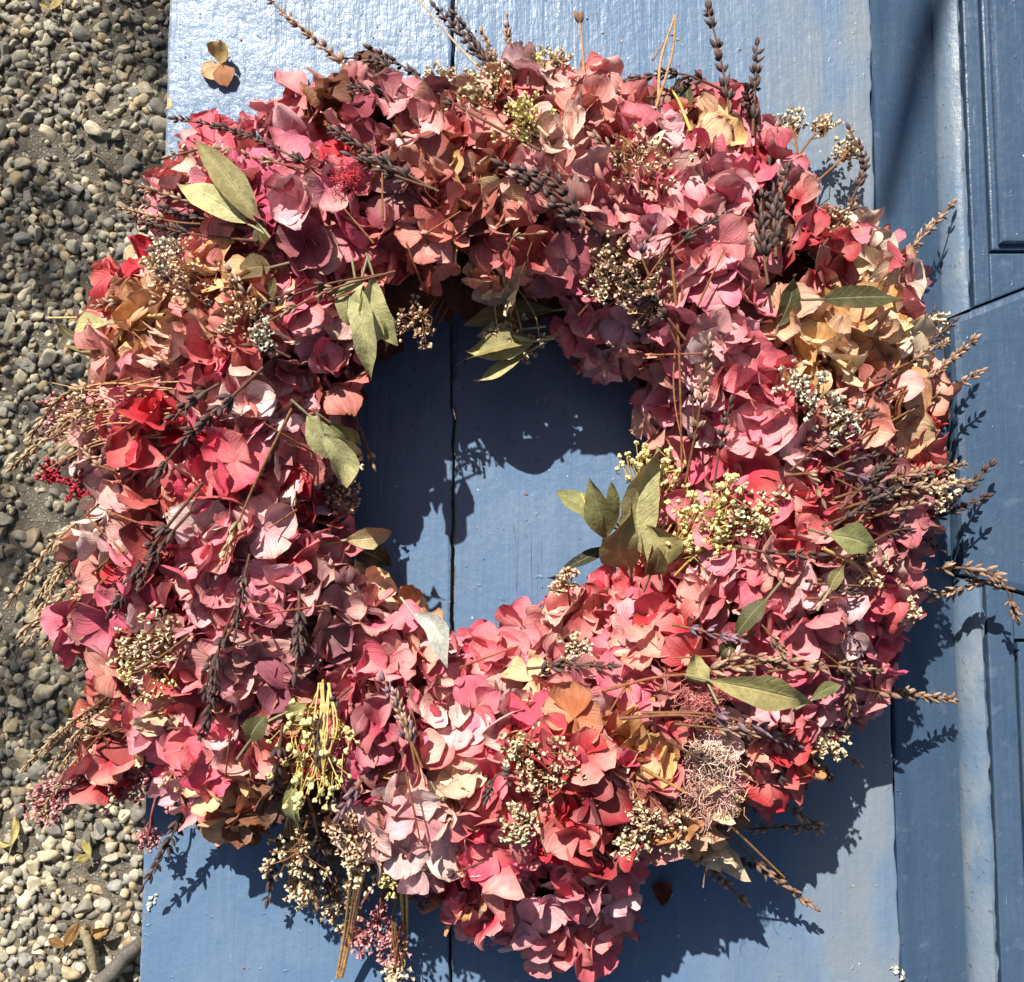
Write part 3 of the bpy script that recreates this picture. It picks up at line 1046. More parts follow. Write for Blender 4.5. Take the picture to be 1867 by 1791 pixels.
# x, y, radius (photo pixels), palette, petal size, crumple
HEADS = [
    (545, 205, 66, 'pink+brown', 1.15, .3), (640, 165, 62, 'brown+pink', 1.15, .4), (720, 235, 78, 'mauve+pink', 1.15, .3), (835, 235, 80, 'rust+coral', 1.0, .5),
    (960, 185, 82, 'coral+pink', 1.0, .3), (1085, 190, 82, 'coral+rust+pink', 1.0, .4), (1195, 245, 72, 'pink+coral', 1.0, .3), (1290, 195, 62, 'mauve+pink', 1.0, .3),
    (1300, 268, 55, 'tan+coral', 1.1, .3), (1385, 250, 55, 'pink+crim', 1.0, .3), (375, 285, 68, 'pink+coral', 1.05, .3), (300, 355, 48, 'pink+red', 1.05, .3),
    (440, 325, 58, 'pink+rust', 1.05, .3), (525, 330, 72, 'mag', 1.2, .2), (560, 400, 92, 'mag+pink', 1.25, .2), (625, 325, 55, 'red+coral', 1.0, .6),
    (600, 455, 78, 'pink+coral', 1.15, .3), (705, 365, 78, 'mauve+pink', 1.2, .3), (845, 370, 84, 'tan+rust', 1.1, .9), (870, 295, 58, 'rust', 1.0, .7),
    (980, 305, 72, 'coral+pink', 1.0, .3), (1090, 365, 74, 'mauve+pink', 1.15, .4), (1185, 305, 60, 'coral+cream', .95, .3), (1275, 335, 76, 'pink', 1.25, .15),
    (1350, 365, 60, 'pink+tan', 1.05, .3), (1185, 420, 78, 'pink+coral', 1.1, .3), (1300, 440, 84, 'pink', 1.1, .3), (1055, 455, 68, 'mauve+mag', 1.05, .3),
    (930, 440, 66, 'rust+coral', .85, .8), (935, 490, 46, 'cream+tan', 1.0, .4), (770, 445, 58, 'rust+crim', 1.0, .4), (1110, 565, 78, 'pink+pale', .95, .4),
    (1100, 628, 58, 'pink+mauve', .85, .6), (1290, 555, 84, 'pink+pale', 1.05, .2), (1225, 490, 66, 'pink+tan', 1.0, .3), (1470, 390, 55, 'crim+mauve', 1.15, .2),
    (1490, 465, 55, 'crim', 1.15, .2), (1590, 470, 74, 'cream+pink', 1.0, .35), (1640, 515, 48, 'pink+cream', 1.0, .3), (1570, 590, 84, 'tan', 1.15, .4),
    (1440, 625, 62, 'tan+rust', 1.15, .3), (1640, 635, 55, 'cream+tan', 1.0, .3), (1505, 690, 66, 'tan+rust', 1.0, .4), (1375, 690, 72, 'hot+pink', 1.2, .2),
    (1620, 740, 74, 'tan+coral', 1.0, .3), (1410, 790, 80, 'hot+pink', 1.25, .2), (1215, 645, 52, 'rust+coral', 1.0, .3), (1195, 745, 48, 'pink+rust', 1.1, .2),
    (1310, 740, 66, 'pink+rust', 1.0, .4), (1540, 765, 76, 'rust+mauve', 1.0, .3), (1665, 800, 55, 'red+coral', .9, .4), (1450, 870, 66, 'pink', 1.3, .2),
    (1560, 905, 66, 'mauve+pink', 1.15, .3), (1640, 935, 60, 'mauve+pink', 1.1, .3), (1440, 965, 78, 'red+hot', 1.15, .25), (1375, 1010, 62, 'hot+coral', 1.15, .2),
    (1300, 890, 52, 'pink', .95, .3), (1540, 1010, 58, 'pink+rust', 1.05, .3), (1590, 1065, 72, 'pink+hot', 1.05, .3), (1350, 1090, 84, 'pink+coral', 1.2, .2),
    (1480, 1100, 74, 'pink+pale', 1.15, .25), (1580, 1160, 72, 'pink+mag', 1.0, .3), (1445, 1190, 68, 'pink+hot', 1.05, .3), (1565, 1255, 66, 'pink', 1.0, .3),
    (1455, 1275, 55, 'pink+red', 1.15, .2), (1190, 1090, 72, 'hot+red', .9, .7), (1110, 1080, 52, 'hot+pink', .95, .4), (1240, 1165, 50, 'red+coral', 1.0, .5),
    (1040, 1125, 72, 'coral+pink', 1.15, .25), (1160, 1190, 72, 'pink+coral', 1.2, .2), (880, 1180, 78, 'hot+pink', 1.3, .2), (965, 1155, 58, 'pink+coral', 1.1, .3),
    (1090, 1255, 72, 'pink+mauve', 1.2, .2), (990, 1260, 72, 'pink+tan', 1.15, .25), (870, 1310, 78, 'pale+hot', 1.3, .15), (1035, 1360, 78, 'red+hot+tan', 1.2, .2),
    (1175, 1335, 72, 'tan+red', 1.15, .3), (1240, 1285, 58, 'pink+rust', 1.0, .5), (1120, 1390, 50, 'pale+mauve', 1.15, .2), (900, 1435, 78, 'hot+coral', 1.3, .15),
    (1060, 1480, 92, 'crim+red+red', 1.2, .25), (915, 1535, 68, 'hot+coral', 1.3, .15), (880, 1630, 68, 'hot+pink', 1.0, .3), (970, 1645, 78, 'pink', 1.0, .3),
    (1072, 1572, 76, 'pink+hot', .95, .35), (1055, 1690, 66, 'pink+pale', 1.15, .2), (985, 1695, 52, 'pink+coral', 1.0, .3), (1085, 1625, 50, 'pink', .95, .3),
    (765, 1425, 86, 'coral+tan+pale+cream', 1.25, .3), (735, 1515, 72, 'pale+pink+cream', 1.15, .25), (820, 1535, 58, 'pale+pink', 1.1, .3), (685, 1350, 78, 'mag+mauve', .9, .6),
    (770, 1260, 72, 'pink+coral', 1.05, .3), (660, 1265, 58, 'pink+mauve', 1.0, .3), (685, 1170, 78, 'pink', 1.15, .25), (790, 1180, 58, 'coral+pink', 1.0, .3),
    (690, 1080, 50, 'cream+tan', 1.05, .4), (760, 1110, 42, 'tan+rust', 1.0, .5), (1245, 1440, 72, 'tan+rust', 1.1, .4), (1300, 1495, 48, 'tan+cream', 1.1, .3),
    (1200, 1480, 50, 'tan+rust', 1.0, .4), (1400, 1395, 66, 'red+tan', 1.0, .35), (1340, 1340, 66, 'pink+rust', 1.0, .5), (1490, 1300, 52, 'pink+mauve', 1.0, .3),
    (235, 525, 58, 'red', 1.15, .3), (215, 600, 55, 'tan+coral', 1.1, .35), (330, 500, 62, 'rust+coral', 1.1, .3), (415, 440, 58, 'rust+coral', 1.1, .4),
    (240, 635, 62, 'tan+coral', 1.2, .3), (330, 580, 72, 'tan+coral', 1.15, .5), (430, 550, 72, 'tan+rust', 1.0, .5), (305, 660, 60, 'cream+rust', 1.2, .3),
    (590, 600, 72, 'pink+coral', 1.15, .3), (520, 545, 58, 'pink+rust', 1.1, .3), (610, 690, 55, 'rust', 1.2, .4), (640, 560, 46, 'coral+cream', 1.0, .3),
    (440, 700, 82, 'pink+hot', 1.25, .2), (470, 785, 82, 'pale+pink', 1.3, .15), (355, 720, 66, 'rust+mauve', 1.1, .3), (275, 740, 60, 'pink+rust', 1.1, .3),
    (300, 820, 68, 'rust+red', 1.2, .3), (195, 815, 52, 'pale+rust', 1.25, .2), (395, 855, 68, 'hot+mag', 1.2, .25), (540, 830, 70, 'mauve+rust', 1.25, .25),
    (525, 890, 64, 'crim+rust', 1.25, .25), (285, 920, 66, 'coral+rust', 1.3, .2), (220, 950, 66, 'pale', 1.2, .3), (395, 950, 82, 'pale+coral', 1.35, .2),
    (480, 990, 82, 'pink+hot', 1.3, .2), (595, 950, 66, 'mauve+pink', 1.2, .25), (615, 1005, 52, 'pink', 1.2, .2), (185, 1035, 48, 'cream+coral', 1.3, .2),
    (280, 1040, 66, 'pink+mag', 1.2, .25), (380, 1045, 78, 'pink', 1.25, .2), (225, 1100, 52, 'mag+red', 1.1, .3), (165, 1140, 48, 'mag+crim', 1.1, .3),
    (330, 1085, 66, 'pink+mag', 1.15, .25), (445, 1100, 78, 'pink+mag', 1.15, .25), (560, 1060, 66, 'pink', 1.1, .3), (590, 1125, 70, 'purp', 1.0, .4),
    (480, 1210, 82, 'purp+mauve', 1.15, .3), (545, 1185, 52, 'purp', 1.0, .3), (375, 1180, 66, 'pink+mauve', 1.15, .3), (255, 1220, 62, 'coral+rust', 1.1, .4),
    (320, 1250, 58, 'coral+tan', 1.1, .4), (235, 1320, 62, 'rust+tan', 1.2, .3), (195, 1385, 38, 'red+coral', 1.15, .25), (315, 1330, 58, 'pink+hot', 1.25, .2),
    (405, 1360, 76, 'pink+hot', 1.2, .2), (435, 1430, 66, 'tan+rust', 1.1, .3), (370, 1430, 52, 'pink+hot', 1.15, .2), (475, 1455, 46, 'brown+rust', 1.1, .3),
    (485, 1310, 58, 'rust+red', 1.1, .3), (600, 1340, 52, 'red+mauve', .9, .4), (840, 1620, 40, 'hot+tan', 1.0, .3), 
    (1440, 1330, 46, 'pink+coral', 1.1, .3), (1330, 620, 60, 'pink+pale', 1.0, .3), (1260, 620, 55, 'pink+coral', 1.0, .3), (560, 500, 55, 'pink+mauve', 1.1, .3),
    (460, 620, 60, 'coral+rust', 1.1, .4), (390, 640, 58, 'coral+rust', 1.1, .4), (1260, 390, 55, 'pink+coral', 1.0, .3), (1150, 350, 55, 'mauve+coral', 1.0, .3),
    (1030, 260, 60, 'coral+pink', 1.0, .4), (780, 300, 58, 'rust+pink', 1.0, .4), (1340, 200, 46, 'mauve+pink', 1.0, .3), (1420, 320, 55, 'crim+pink', 1.0, .3),
    (1250, 1010, 45, 'hot+rust', 1.0, .3), (600, 870, 50, 'mauve+rust', 1.2, .3), (560, 740, 50, 'rust+crim', 1.1, .4), (620, 790, 40, 'rust+mauve', 1.1, .4),
    (1690, 870, 46, 'red+mauve', .95, .3), (1690, 720, 42, 'rust+tan', .95, .3), (1640, 1010, 46, 'mauve+pink', 1.0, .3), (1630, 1100, 46, 'pink', 1.0, .3),
]
PETAL = 0.0140
HEADS = [(a, b, c, d, 1 + (e - 1) * 0.65, f) for a, b, c, d, e, f in HEADS]
heads = []
for (hx, hy, hr, pal, ps, crum) in HEADS:
    z, n, t = env(hx, hy)
    Rm = hr * 0.000272
    z += RNG.uniform(-.008, .004)
    if t < 0.25:
        o_ = norm(np.array([hx - CX, hy - CY])) * min((0.25 - t) / 0.15, 1) * (46 if hx < 905 else (4 if hy < 1000 else 30)) * (1 if hy > 640 else 1.1)
        hx, hy = hx + o_[0], hy + o_[1]
    if t > 0.75:
        o_ = norm(np.array([hx - CX, hy - CY])) * min((t - 0.75) / 0.2, 1) * (-12 if (hy > 1000 and hx < 520) else 12 if hy < 1500 else -6)
        hx, hy = hx - o_[0], hy - o_[1]
    c = P(hx, hy, z) - n * Rm * 0.52
    k = max(5, int(round((hr / 78.0) ** 2 * 14.5 / (ps ** 1.4))))
    fl = []
    for i in range(k):
        # spread over the dome by a sunflower pattern
        f = (i + 0.5) / k
        th = math.acos(1 - f * 0.92)
        a = i * 2.399963 + hx
        fr = frame(n, 0.0)
        d = norm(fr @ np.array([math.sin(th) * math.cos(a), math.sin(th) * math.sin(a), math.cos(th)]) + RNG.normal(size=3) * .10)
        p = c + d * Rm * RNG.uniform(0.84, 1.20)
        p[2] = max(p[2], 0.008)
        nn = norm(d + RNG.normal(size=3) * (0.27 + 0.3 * crum) + np.array([0, 0, 0.24]))
        fl.append(floret(p, nn, PETAL * ps * RNG.uniform(.82, 1.12), pal, crum))
    heads.append(fl)

# low florets closing the flanks of the ring against the board
flank = []
hx_ = np.array([[h[0], h[1]] for h in HEADS], float)
OUT_PX = [(950, 110), (1090, 120), (1290, 150), (1400, 220), (1520, 400), (1670, 470), (1690, 560), (1720, 740), (1715, 880), (1660, 960), (1650, 1060),
          (1650, 1180), (1600, 1310), (1470, 1400), (1340, 1530), (1180, 1560), (1110, 1740), (1000, 1750), (830, 1650), (740, 1590), (630, 1510), (480, 1490),
          (350, 1480), (200, 1400), (150, 1300), (210, 1200), (140, 1180), (130, 1090), (150, 1000), (150, 900), (140, 800), (180, 740), (160, 620), (180, 500),
          (260, 430), (240, 350), (320, 240), (500, 190), (640, 130), (830, 170)]
IN_PX = [(898 + 284 * math.cos(t), 822 + 328 * math.sin(t)) for t in np.linspace(0, 2 * math.pi, 40, endpoint=False)]


def along(poly, cnt):
    q = np.array(poly + poly[:1], float)
    l = np.concatenate([[0], np.cumsum(np.linalg.norm(np.diff(q, axis=0), axis=1))])
    for k in range(cnt):
        d = (k + RNG.random()) / cnt * l[-1]
        yield np.array([np.interp(d, l, q[:, 0]), np.interp(d, l, q[:, 1])])


for side, poly, cnt in ((0, IN_PX, 70), (1, OUT_PX, 170)):
    for e in along(poly, cnt):
        w2 = norm(e - np.array([905, 850]))
        e = e - w2 * (44 if side else -52) * RNG.uniform(.8, 1.5)
        p = P(e[0], e[1], RNG.uniform(0.014, 0.036))
        w = np.array([w2[0], -w2[1], 0])
        j = int(np.argmin(((hx_ - e) ** 2).sum(1)))
        n = norm(w * (1 if side else -1) + np.array([0, 0, 0.6]) + RNG.normal(size=3) * .3)
        heads[j].append(floret(p, n, PETAL * min(HEADS[j][4], 1.1) * RNG.uniform(.75, 1.0), HEADS[j][3], HEADS[j][5]))

# which florets does the camera see most of: cast a grid of rays
allv, allf, owner = [], [], []
off = 0
flat = [(hi, fi) for hi, fl in enumerate(heads) for fi in range(len(fl))]
for oi, (hi, fi) in enumerate(flat):
    v, t, q = heads[hi][fi].arrays()
    allv.append(v)
    allf.append(q + off)
    owner.append(np.full(len(q), oi))
    off += len(v)
allv = np.concatenate(allv)
allf = np.concatenate(allf)
owner = np.concatenate(owner)
bvh = BVHTree.FromPolygons(allv.tolist(), allf.tolist())
hits = np.zeros(len(flat), int)
for py in range(60, 1790, 7):
    for px in range(100, 1760, 7):
        d = _rot @ Vector(((px - W_PX / 2) / W_PX, -(py - H_PX / 2) / W_PX, -1.0))
        r = bvh.ray_cast(CAM, d.normalized())
        if r[2] is not None:
            hits[owner[r[2]]] += 1
best = set(np.argsort(-hits)[:300].tolist())
oi = 0
for hi, fl in enumerate(heads):
    rest = MB()
    solo = []
    for m in fl:
        if oi in best:
            solo.append(m)
        else:
            for k in range(len(m.v)):
                pass
            rest.v += m.v
            rest.c += m.c
            rest.uv += m.uv
            rest.t += [x + rest.n for x in m.t]
            rest.q += [x + rest.n for x in m.q]
            rest.n += m.n
        oi += 1
    # flower stalk of the head, going down into the straw
    z, n, t = env(HEADS[hi][0], HEADS[hi][1])
    c = P(HEADS[hi][0], HEADS[hi][1], z) - n * HEADS[hi][2] * 0.00018
    for m in solo:
        pass
    q = c - n * 0.012
    q[2] = max(q[2], 0.012)
    tube(rest, [q, c], 0.0018, 0.0014, lin((110, 66, 46)), 5)
    ho = rest.build('hydrangea_head', M_PETAL, wreath)
    for m in solo:
        m.build('floret', M_PETAL, ho)

# ------------------------------------------------------------------ lavender
DK0, DK1 = lin((58, 42, 40)), lin((112, 92, 86))
LT0, LT1 = lin((120, 88, 70)), lin((196, 164, 138))
MV0, MV1 = lin((96, 70, 84)), lin((160, 130, 142))
ST0, ST1 = lin((150, 122, 94)), lin((212, 188, 154))
TONE = {'d': (DK0, DK1), 'l': (LT0, LT1), 'm': (MV0, MV1), 's': (ST0, ST1)}


def zpt(p, dz=0.022):
    if len(p) == 3:
        return P(p[0], p[1], p[2])
    z, n, t = env(p[0], p[1])
    return P(p[0], p[1], z + dz)


def lavender(pts, frac=0.5, tone='d', size=1.0, dens=1.0):
    w = [zpt(p) for p in pts]
    c = spline(w, 40)
    m0, m1 = TONE[tone]
    st = MB()
    tube(st, c, 0.00075 * size, 0.00045, lin((128, 88, 58)) if tone != 'd' else lin((104, 72, 54)), 5)
    stem = st.build('lavender_sprig', M_SPRIG, wreath)
    seg = np.linalg.norm(np.diff(c, axis=0), axis=1)
    s = np.concatenate([[0], np.cumsum(seg)])
    L = s[-1]
    sp_ = MB()
    pos = L * (1 - frac)
    while pos < L:
        f = (pos - L * (1 - frac)) / (L * frac + 1e-9)
        i = min(np.searchsorted(s, pos), 39)
        i = max(i, 1)
        p = c[i - 1] + (c[i] - c[i - 1]) * ((pos - s[i - 1]) / (seg[i - 1] + 1e-9))
        d = norm(c[i] - c[i - 1])
        fr = frame(d)
        k = int(RNG.integers(4, 7) * dens)
        for a in range(k):
            an = 2 * math.pi * a / k + RNG.normal(0, .3)
            o = fr[:, 0] * math.cos(an) + fr[:, 1] * math.sin(an)
            if RNG.random() < 0.18:
                continue
            dd = norm(d * RNG.uniform(0.8, 1.5) + o * RNG.uniform(0.3, 0.95) + RNG.normal(size=3) * .12)
            sh = RNG.uniform(.7, 1.25)
            taper = 1 - 0.35 * f
            bud(sp_, p + o * 0.0007 * size, dd, RNG.uniform(.0042, .0072) * size * taper, RNG.uniform(.00085, .00135) * size * taper, m0 * sh, m1 * sh)
        pos += RNG.uniform(.0030, .0066) * size * (2.0 if RNG.random() < .10 else 1) * (1.5 if f < 0.18 else 1.0)
    bud(sp_, c[-1], c[-1] - c[-3], .006 * size, .0012 * size, m0, m1)
    sp_.build('flower_spike', M_SPRIG, stem)
    return stem


LAV = [
    ([(735, 250), (650, 140, .055), (560, 62, .045), (486, -4, .035)], .42, 'l', 1.0), ([(985, 275), (830, 190), (740, 125, .05), (678, 90, .045)], .62, 'd', 1.05),
    ([(975, 250), (890, 120, .055), (795, 14, .045)], .55, 'd', 1.05), ([(960, 220), (895, 110, .05), (828, 28, .04)], .5, 'd', 1.05), ([(950, 230), (905, 120, .06), (880, 60, .05)], .4, 'l', .9),
    ([(760, 180), (690, 112, .05), (628, 106, .045)], .6, 'd', .9), ([(1335, 240), (1318, 130, .05), (1292, 18, .04)], .72, 'd', 1.2), ([(1372, 250), (1376, 170, .05), (1380, 84, .04)], .8, 'd', 1.2),
    ([(1385, 240), (1368, 190), (1362, 165, .06)], .7, 'd', 1.1), ([(1330, 170), (1240, 135, .055), (1150, 146, .045)], .7, 'd', 1.0),
    ([(1415, 470), (1410, 380), (1403, 300)], .85, 'd', 1.25), ([(1395, 480), (1420, 390), (1432, 310)], .85, 'd', 1.25), ([(1400, 520), (1390, 440), (1388, 360)], .7, 'd', 1.2),
    ([(600, 320), (480, 260), (400, 232, .06), (318, 217, .05)], .8, 'd', .85), ([(560, 310), (450, 285), (380, 272), (312, 285, .055)], .75, 'l', .85),
    ([(460, 420), (330, 390), (225, 362, .045)], .6, 'd', .9), ([(470, 440), (340, 425), (240, 398, .045)], .55, 'd', .9), ([(440, 400), (330, 365), (235, 335, .045)], .5, 'l', .85), ([(430, 410), (320, 405), (222, 380, .045)], .4, 'l', .8),
    ([(800, 350), (700, 295), (610, 240)], .75, 'd', 1.05), ([(790, 345), (720, 320), (640, 285)], .7, 'd', 1.1), ([(1080, 410), (1000, 345), (918, 302)], .85, 'd', 1.2), ([(1075, 420), (1010, 375), (960, 330)], .85, 'd', 1.2), ([(1060, 400), (1010, 330), (950, 310)], .8, 'd', 1.1),
    ([(1150, 330), (1120, 280), (1085, 252)], .6, 'l', .9), ([(1500, 450), (1545, 380, .05), (1575, 300, .04), (1550, 238, .035)], .6, 'd', .95), ([(1560, 560), (1655, 460, .03), (1700, 412, .014), (1736, 372, .003)], .42, 'l', 1.0),
    ([(1250, 620), (1190, 550), (1118, 490)], .7, 'd', .95), ([(1240, 640), (1200, 560), (1150, 500)], .6, 'd', .9),
    ([(1500, 780), (1640, 720), (1710, 675, .035), (1776, 620, .025)], .45, 'l', 1.05), ([(1520, 830), (1640, 760), (1730, 710, .03), (1788, 678, .022)], .3, 'l', .95), ([(1440, 860), (1600, 710), (1690, 630, .035), (1738, 588, .03)], .18, 'd', .8),
    ([(1620, 700), (1680, 640, .03), (1702, 570, .02)], .5, 'd', .85), ([(1600, 690), (1680, 650), (1725, 625, .03)], .5, 'l', .9), ([(1610, 720), (1690, 690), (1730, 660, .03)], .5, 'l', .9),
    ([(1620, 980), (1710, 940, .028), (1765, 890, .02), (1804, 848, .014)], .5, 'd', 1.1), ([(1560, 1020), (1660, 970, .04), (1730, 935, .03), (1798, 906, .020)], .5, 'd', 1.05),
    ([(1530, 930), (1650, 895), (1760, 880, .035)], .75, 'l', 1.05), ([(1520, 910), (1640, 870), (1755, 848, .035)], .75, 'l', 1.0), ([(1540, 960), (1650, 925), (1745, 905, .03)], .7, 'l', 1.0),
    ([(1530, 930), (1590, 870), (1640, 828)], .7, 'd', .95), ([(1520, 960), (1600, 905), (1690, 870)], .7, 'd', 1.0), ([(1500, 960), (1570, 930), (1620, 900)], .7, 'd', 1.0),
    ([(1470, 1060), (1640, 1045, .04), (1760, 1036, .030), (1825, 1060, .025), (1852, 1122, .018)], .32, 'l', 1.15), ([(1850, 1075, .024), (1790, 1062, .022), (1745, 1075, .020), (1708, 1090, .020)], .85, 'l', 1.1),
    ([(1480, 1065), (1600, 1070), (1700, 1075, .035)], .5, 'l', .8),
    ([(1500, 1245), (1600, 1262), (1670, 1268, .035), (1736, 1276, .014)], .6, 'l', 1.15), ([(1400, 1225), (1500, 1215), (1600, 1222)], .75, 'l', 1.0), ([(1270, 1225), (1350, 1215), (1440, 1205)], .85, 'l', 1.1), ([(1280, 1235), (1350, 1195), (1430, 1215)], .8, 'l', 1.0),
    ([(1170, 1300), (1290, 1302), (1380, 1325), (1452, 1358)], .6, 'm', 1.1), ([(1230, 1320), (1320, 1330), (1410, 1345)], .6, 'l', .9), ([(1420, 1320), (1490, 1320, .04), (1540, 1332, .03)], .7, 'l', .95), ([(1440, 1340), (1510, 1360, .035), (1562, 1392, .025)], .6, 'l', .85),
    ([(1380, 1450), (1430, 1470, .035), (1494, 1508, .02), (1440, 1508, .018), (1374, 1512, .018)], .48, 'l', 1.0), ([(1160, 1410), (1320, 1520, .05), (1400, 1590, .035), (1482, 1652, .022)], .28, 'l', 1.05), ([(1230, 1530), (1290, 1580, .035), (1356, 1642, .024)], .62, 'l', 1.05),
    ([(1250, 1520), (1330, 1562, .03), (1420, 1595, .022)], .35, 'd', .85), ([(1240, 1510), (1265, 1545, .035), (1290, 1580, .03)], .8, 'm', 1.0),
    ([(1085, 1700), (1085, 1745, .02), (1075, 1792, .015)], .6, 'd', .9), ([(735, 1560), (738, 1680, .02), (725, 1778, .012)], .15, 's', .9),
    ([(380, 1400), (335, 1480, .035), (300, 1550, .026), (262, 1614, .02)], .66, 'd', 1.15), ([(530, 1480), (505, 1560, .03), (488, 1640, .02)], .55, 'd', 1.0), ([(515, 1320), (505, 1410), (500, 1500, .03)], .9, 'd', 1.05),
    ([(570, 1480), (590, 1570, .035), (605, 1672, .022)], .6, 'm', 1.05), ([(545, 1500), (560, 1560, .035), (575, 1640, .03)], .6, 'l', 1.0), ([(620, 1500), (650, 1560, .03), (668, 1625, .025)], .6, 'l', .95), ([(560, 1450), (585, 1530, .04), (570, 1600, .03)], .6, 'm', 1.0),
    ([(450, 1060), (400, 1180), (385, 1290), (348, 1400)], .75, 'd', 1.0), ([(440, 1120), (390, 1200), (375, 1260)], .7, 'd', 1.0), ([(370, 880), (290, 980), (245, 1050), (202, 1116)], .7, 'd', 1.15), ([(350, 930), (290, 1000), (260, 1060)], .7, 'd', 1.1),
    ([(480, 670), (400, 745), (330, 810), (283, 868)], .72, 'd', 1.15), ([(400, 700), (350, 730), (308, 772)], .75, 'd', 1.1),
    ([(532, 745, .098), (470, 870, .10), (430, 965, .10), (402, 1034, .098)], .28, 's', 1.05),
    ([(180, 920), (100, 990, .035), (60, 1040, .03), (18, 1098, .025)], .7, 's', .9), ([(190, 970), (120, 1030, .035), (75, 1112, .025)], .7, 's', .9), ([(200, 1020), (110, 1090, .03), (42, 1152, .022)], .75, 's', .95), ([(190, 1060), (120, 1110, .03), (55, 1140, .022)], .6, 's', .85),
    ([(240, 690), (120, 720, .04), (62, 790, .03), (48, 840, .025)], .6, 's', .95), ([(260, 720), (130, 760, .04), (60, 820, .03), (22, 852, .025)], .5, 's', .9), ([(230, 760), (140, 790, .04), (90, 800, .035)], .6, 's', .85),
    ([(455, 1010), (440, 1080), (430, 1150)], .7, 'd', .85), ([(545, 1080), (545, 1160), (538, 1225)], .75, 'd', 1.1),
    ([(300, 1170), (220, 1250), (160, 1310, .03)], .6, 'd', 1.0), ([(330, 1190), (240, 1280), (180, 1340, .03)], .6, 'd', 1.0), ([(300, 1290), (220, 1330), (140, 1350, .03)], .15, 's', .7), ([(345, 1160), (270, 1210), (190, 1230)], .6, 'l', .9),
    ([(720, 495), (600, 530), (478, 592)], .55, 'l', .85), ([(700, 500), (590, 520), (490, 555)], .5, 'd', .8), ([(960, 1220), (1040, 1213), (1112, 1214)], .7, 'd', 1.0), ([(980, 1235), (1000, 1215), (1040, 1205)], .8, 'd', 1.0),
    ([(770, 1400), (740, 1330), (700, 1240)], .75, 'm', .95), ([(760, 1410), (745, 1340), (720, 1270)], .6, 'l', .9), ([(1250, 880), (1275, 750), (1292, 628)], .6, 'l', 1.0), ([(1255, 860), (1265, 790), (1262, 720)], .6, 'd', .95), ([(1300, 900), (1310, 830), (1330, 740)], .5, 'd', .9),
    ([(640, 740), (668, 810, .05), (680, 845, .045)], .18, 's', .8),
]
for a in LAV:
    lavender(*a)
for i in range(34):                                                    # short spikes tucked in all round the ring
    a = RNG.uniform(0, 6.28)
    t0 = RNG.uniform(400, 760)
    x0, y0 = CX + math.cos(a) * t0, CY + math.sin(a) * t0
    b = a + RNG.normal() * .7
    l = RNG.uniform(70, 150)
    k = RNG.normal() * 14
    lavender([(x0, y0), (x0 + math.cos(b) * l * .5 - math.sin(b) * k, y0 + math.sin(b) * l * .5 + math.cos(b) * k), (x0 + math.cos(b) * l, y0 + math.sin(b) * l)],
             RNG.uniform(.45, .8), 'd' if RNG.random() < .6 else ('m' if RNG.random() < .5 else 'l'), RNG.uniform(.7, 1.0))
for i in range(13):                                                    # wispy pale grasses hanging over the gravel
    y0 = (940 + RNG.random() * 160) if i < 7 else (1240 + RNG.random() * 150)
    x0 = 190 + RNG.uniform(-20, 40)
    l = RNG.uniform(110, 190)
    b = R(RNG.uniform(125, 150))
    lavender([(x0, y0), (x0 + math.cos(b) * l * .5, y0 + math.sin(b) * l * .5 - 6, .035), (x0 + math.cos(b) * l, y0 + math.sin(b) * l + 8, .024)], RNG.uniform(.5, .75), 's', RNG.uniform(.55, .75))

# ------------------------------------------------------------------ bare straws and stems
def straw(pts, r=0.0008, col=(190, 146, 92), name='straw_stem', tip=None):
    m = MB()
    c = spline([zpt(p) for p in pts], 30)
    tube(m, c, r, r * .6, lin(col), 5, lin(np.array(col) * 1.08))
    if tip:
        d = norm(c[-1] - c[-3])
        for i in range(6):
            bud(m, c[-1] - d * .001, norm(d + RNG.normal(size=3) * .22), .0095 * tip, .0017 * tip, lin((96, 66, 48)), lin((150, 112, 84)))
    return m.build(name, M_SPRIG, wreath)


straw([(1066, 150), (1062, 90, .05), (1057, 40, .04)], .0008, (176, 128, 92), 'seed_stem', 1.0)
straw([(1000, 250), (850, 100, .06), (755, -10, .05)], .0008, (190, 160, 130))
straw([(1200, 190), (1205, 110, .055), (1230, 30, .045)], .0009, (180, 140, 96))
straw([(1195, 200), (1225, 100, .055), (1232, 28, .045)], .0008, (170, 130, 84))
straw([(1190, 110, .05), (1212, 75, .05)], .0006, (150, 110, 80))
straw([(1260, 240), (1235, 180), (1218, 160)], .0009, (214, 176, 90))
straw([(1225, 470), (1238, 640), (1243, 860)], .0008, (150, 100, 66))
straw([(1245, 520), (1228, 700), (1250, 840)], .0006, (170, 110, 80))
for i in range(7):
    x0 = 655 + RNG.uniform(-14, 14)
    straw([(x0, 1580), (640 + RNG.uniform(-10, 8), 1680, .03), (616 + RNG.uniform(-3, 8), 1782, .014)], .0011, (176, 132, 86))
for dx in (0, 6, 12):
    straw([(522 + dx, 1490, .05), (526 + dx, 1560, .03), (530 + dx * .6, 1640, .016)], .0009, (190, 140, 84))
straw([(300, 575), (190, 579, .045), (88, 580, .035)], .0010, (200, 170, 110))
straw([(730, 1590), (735, 1690, .02), (738, 1760, .012)], .0010, (190, 150, 84))
straw([(742, 1590), (742, 1690, .02), (742, 1740, .012)], .0009, (200, 160, 94))
straw([(1640, 1020), (1672, 1035, .03)], .0010, (200, 170, 130))
straw([(1500, 1000), (1560, 1030), (1580, 1060)], .0009, (210, 180, 110))
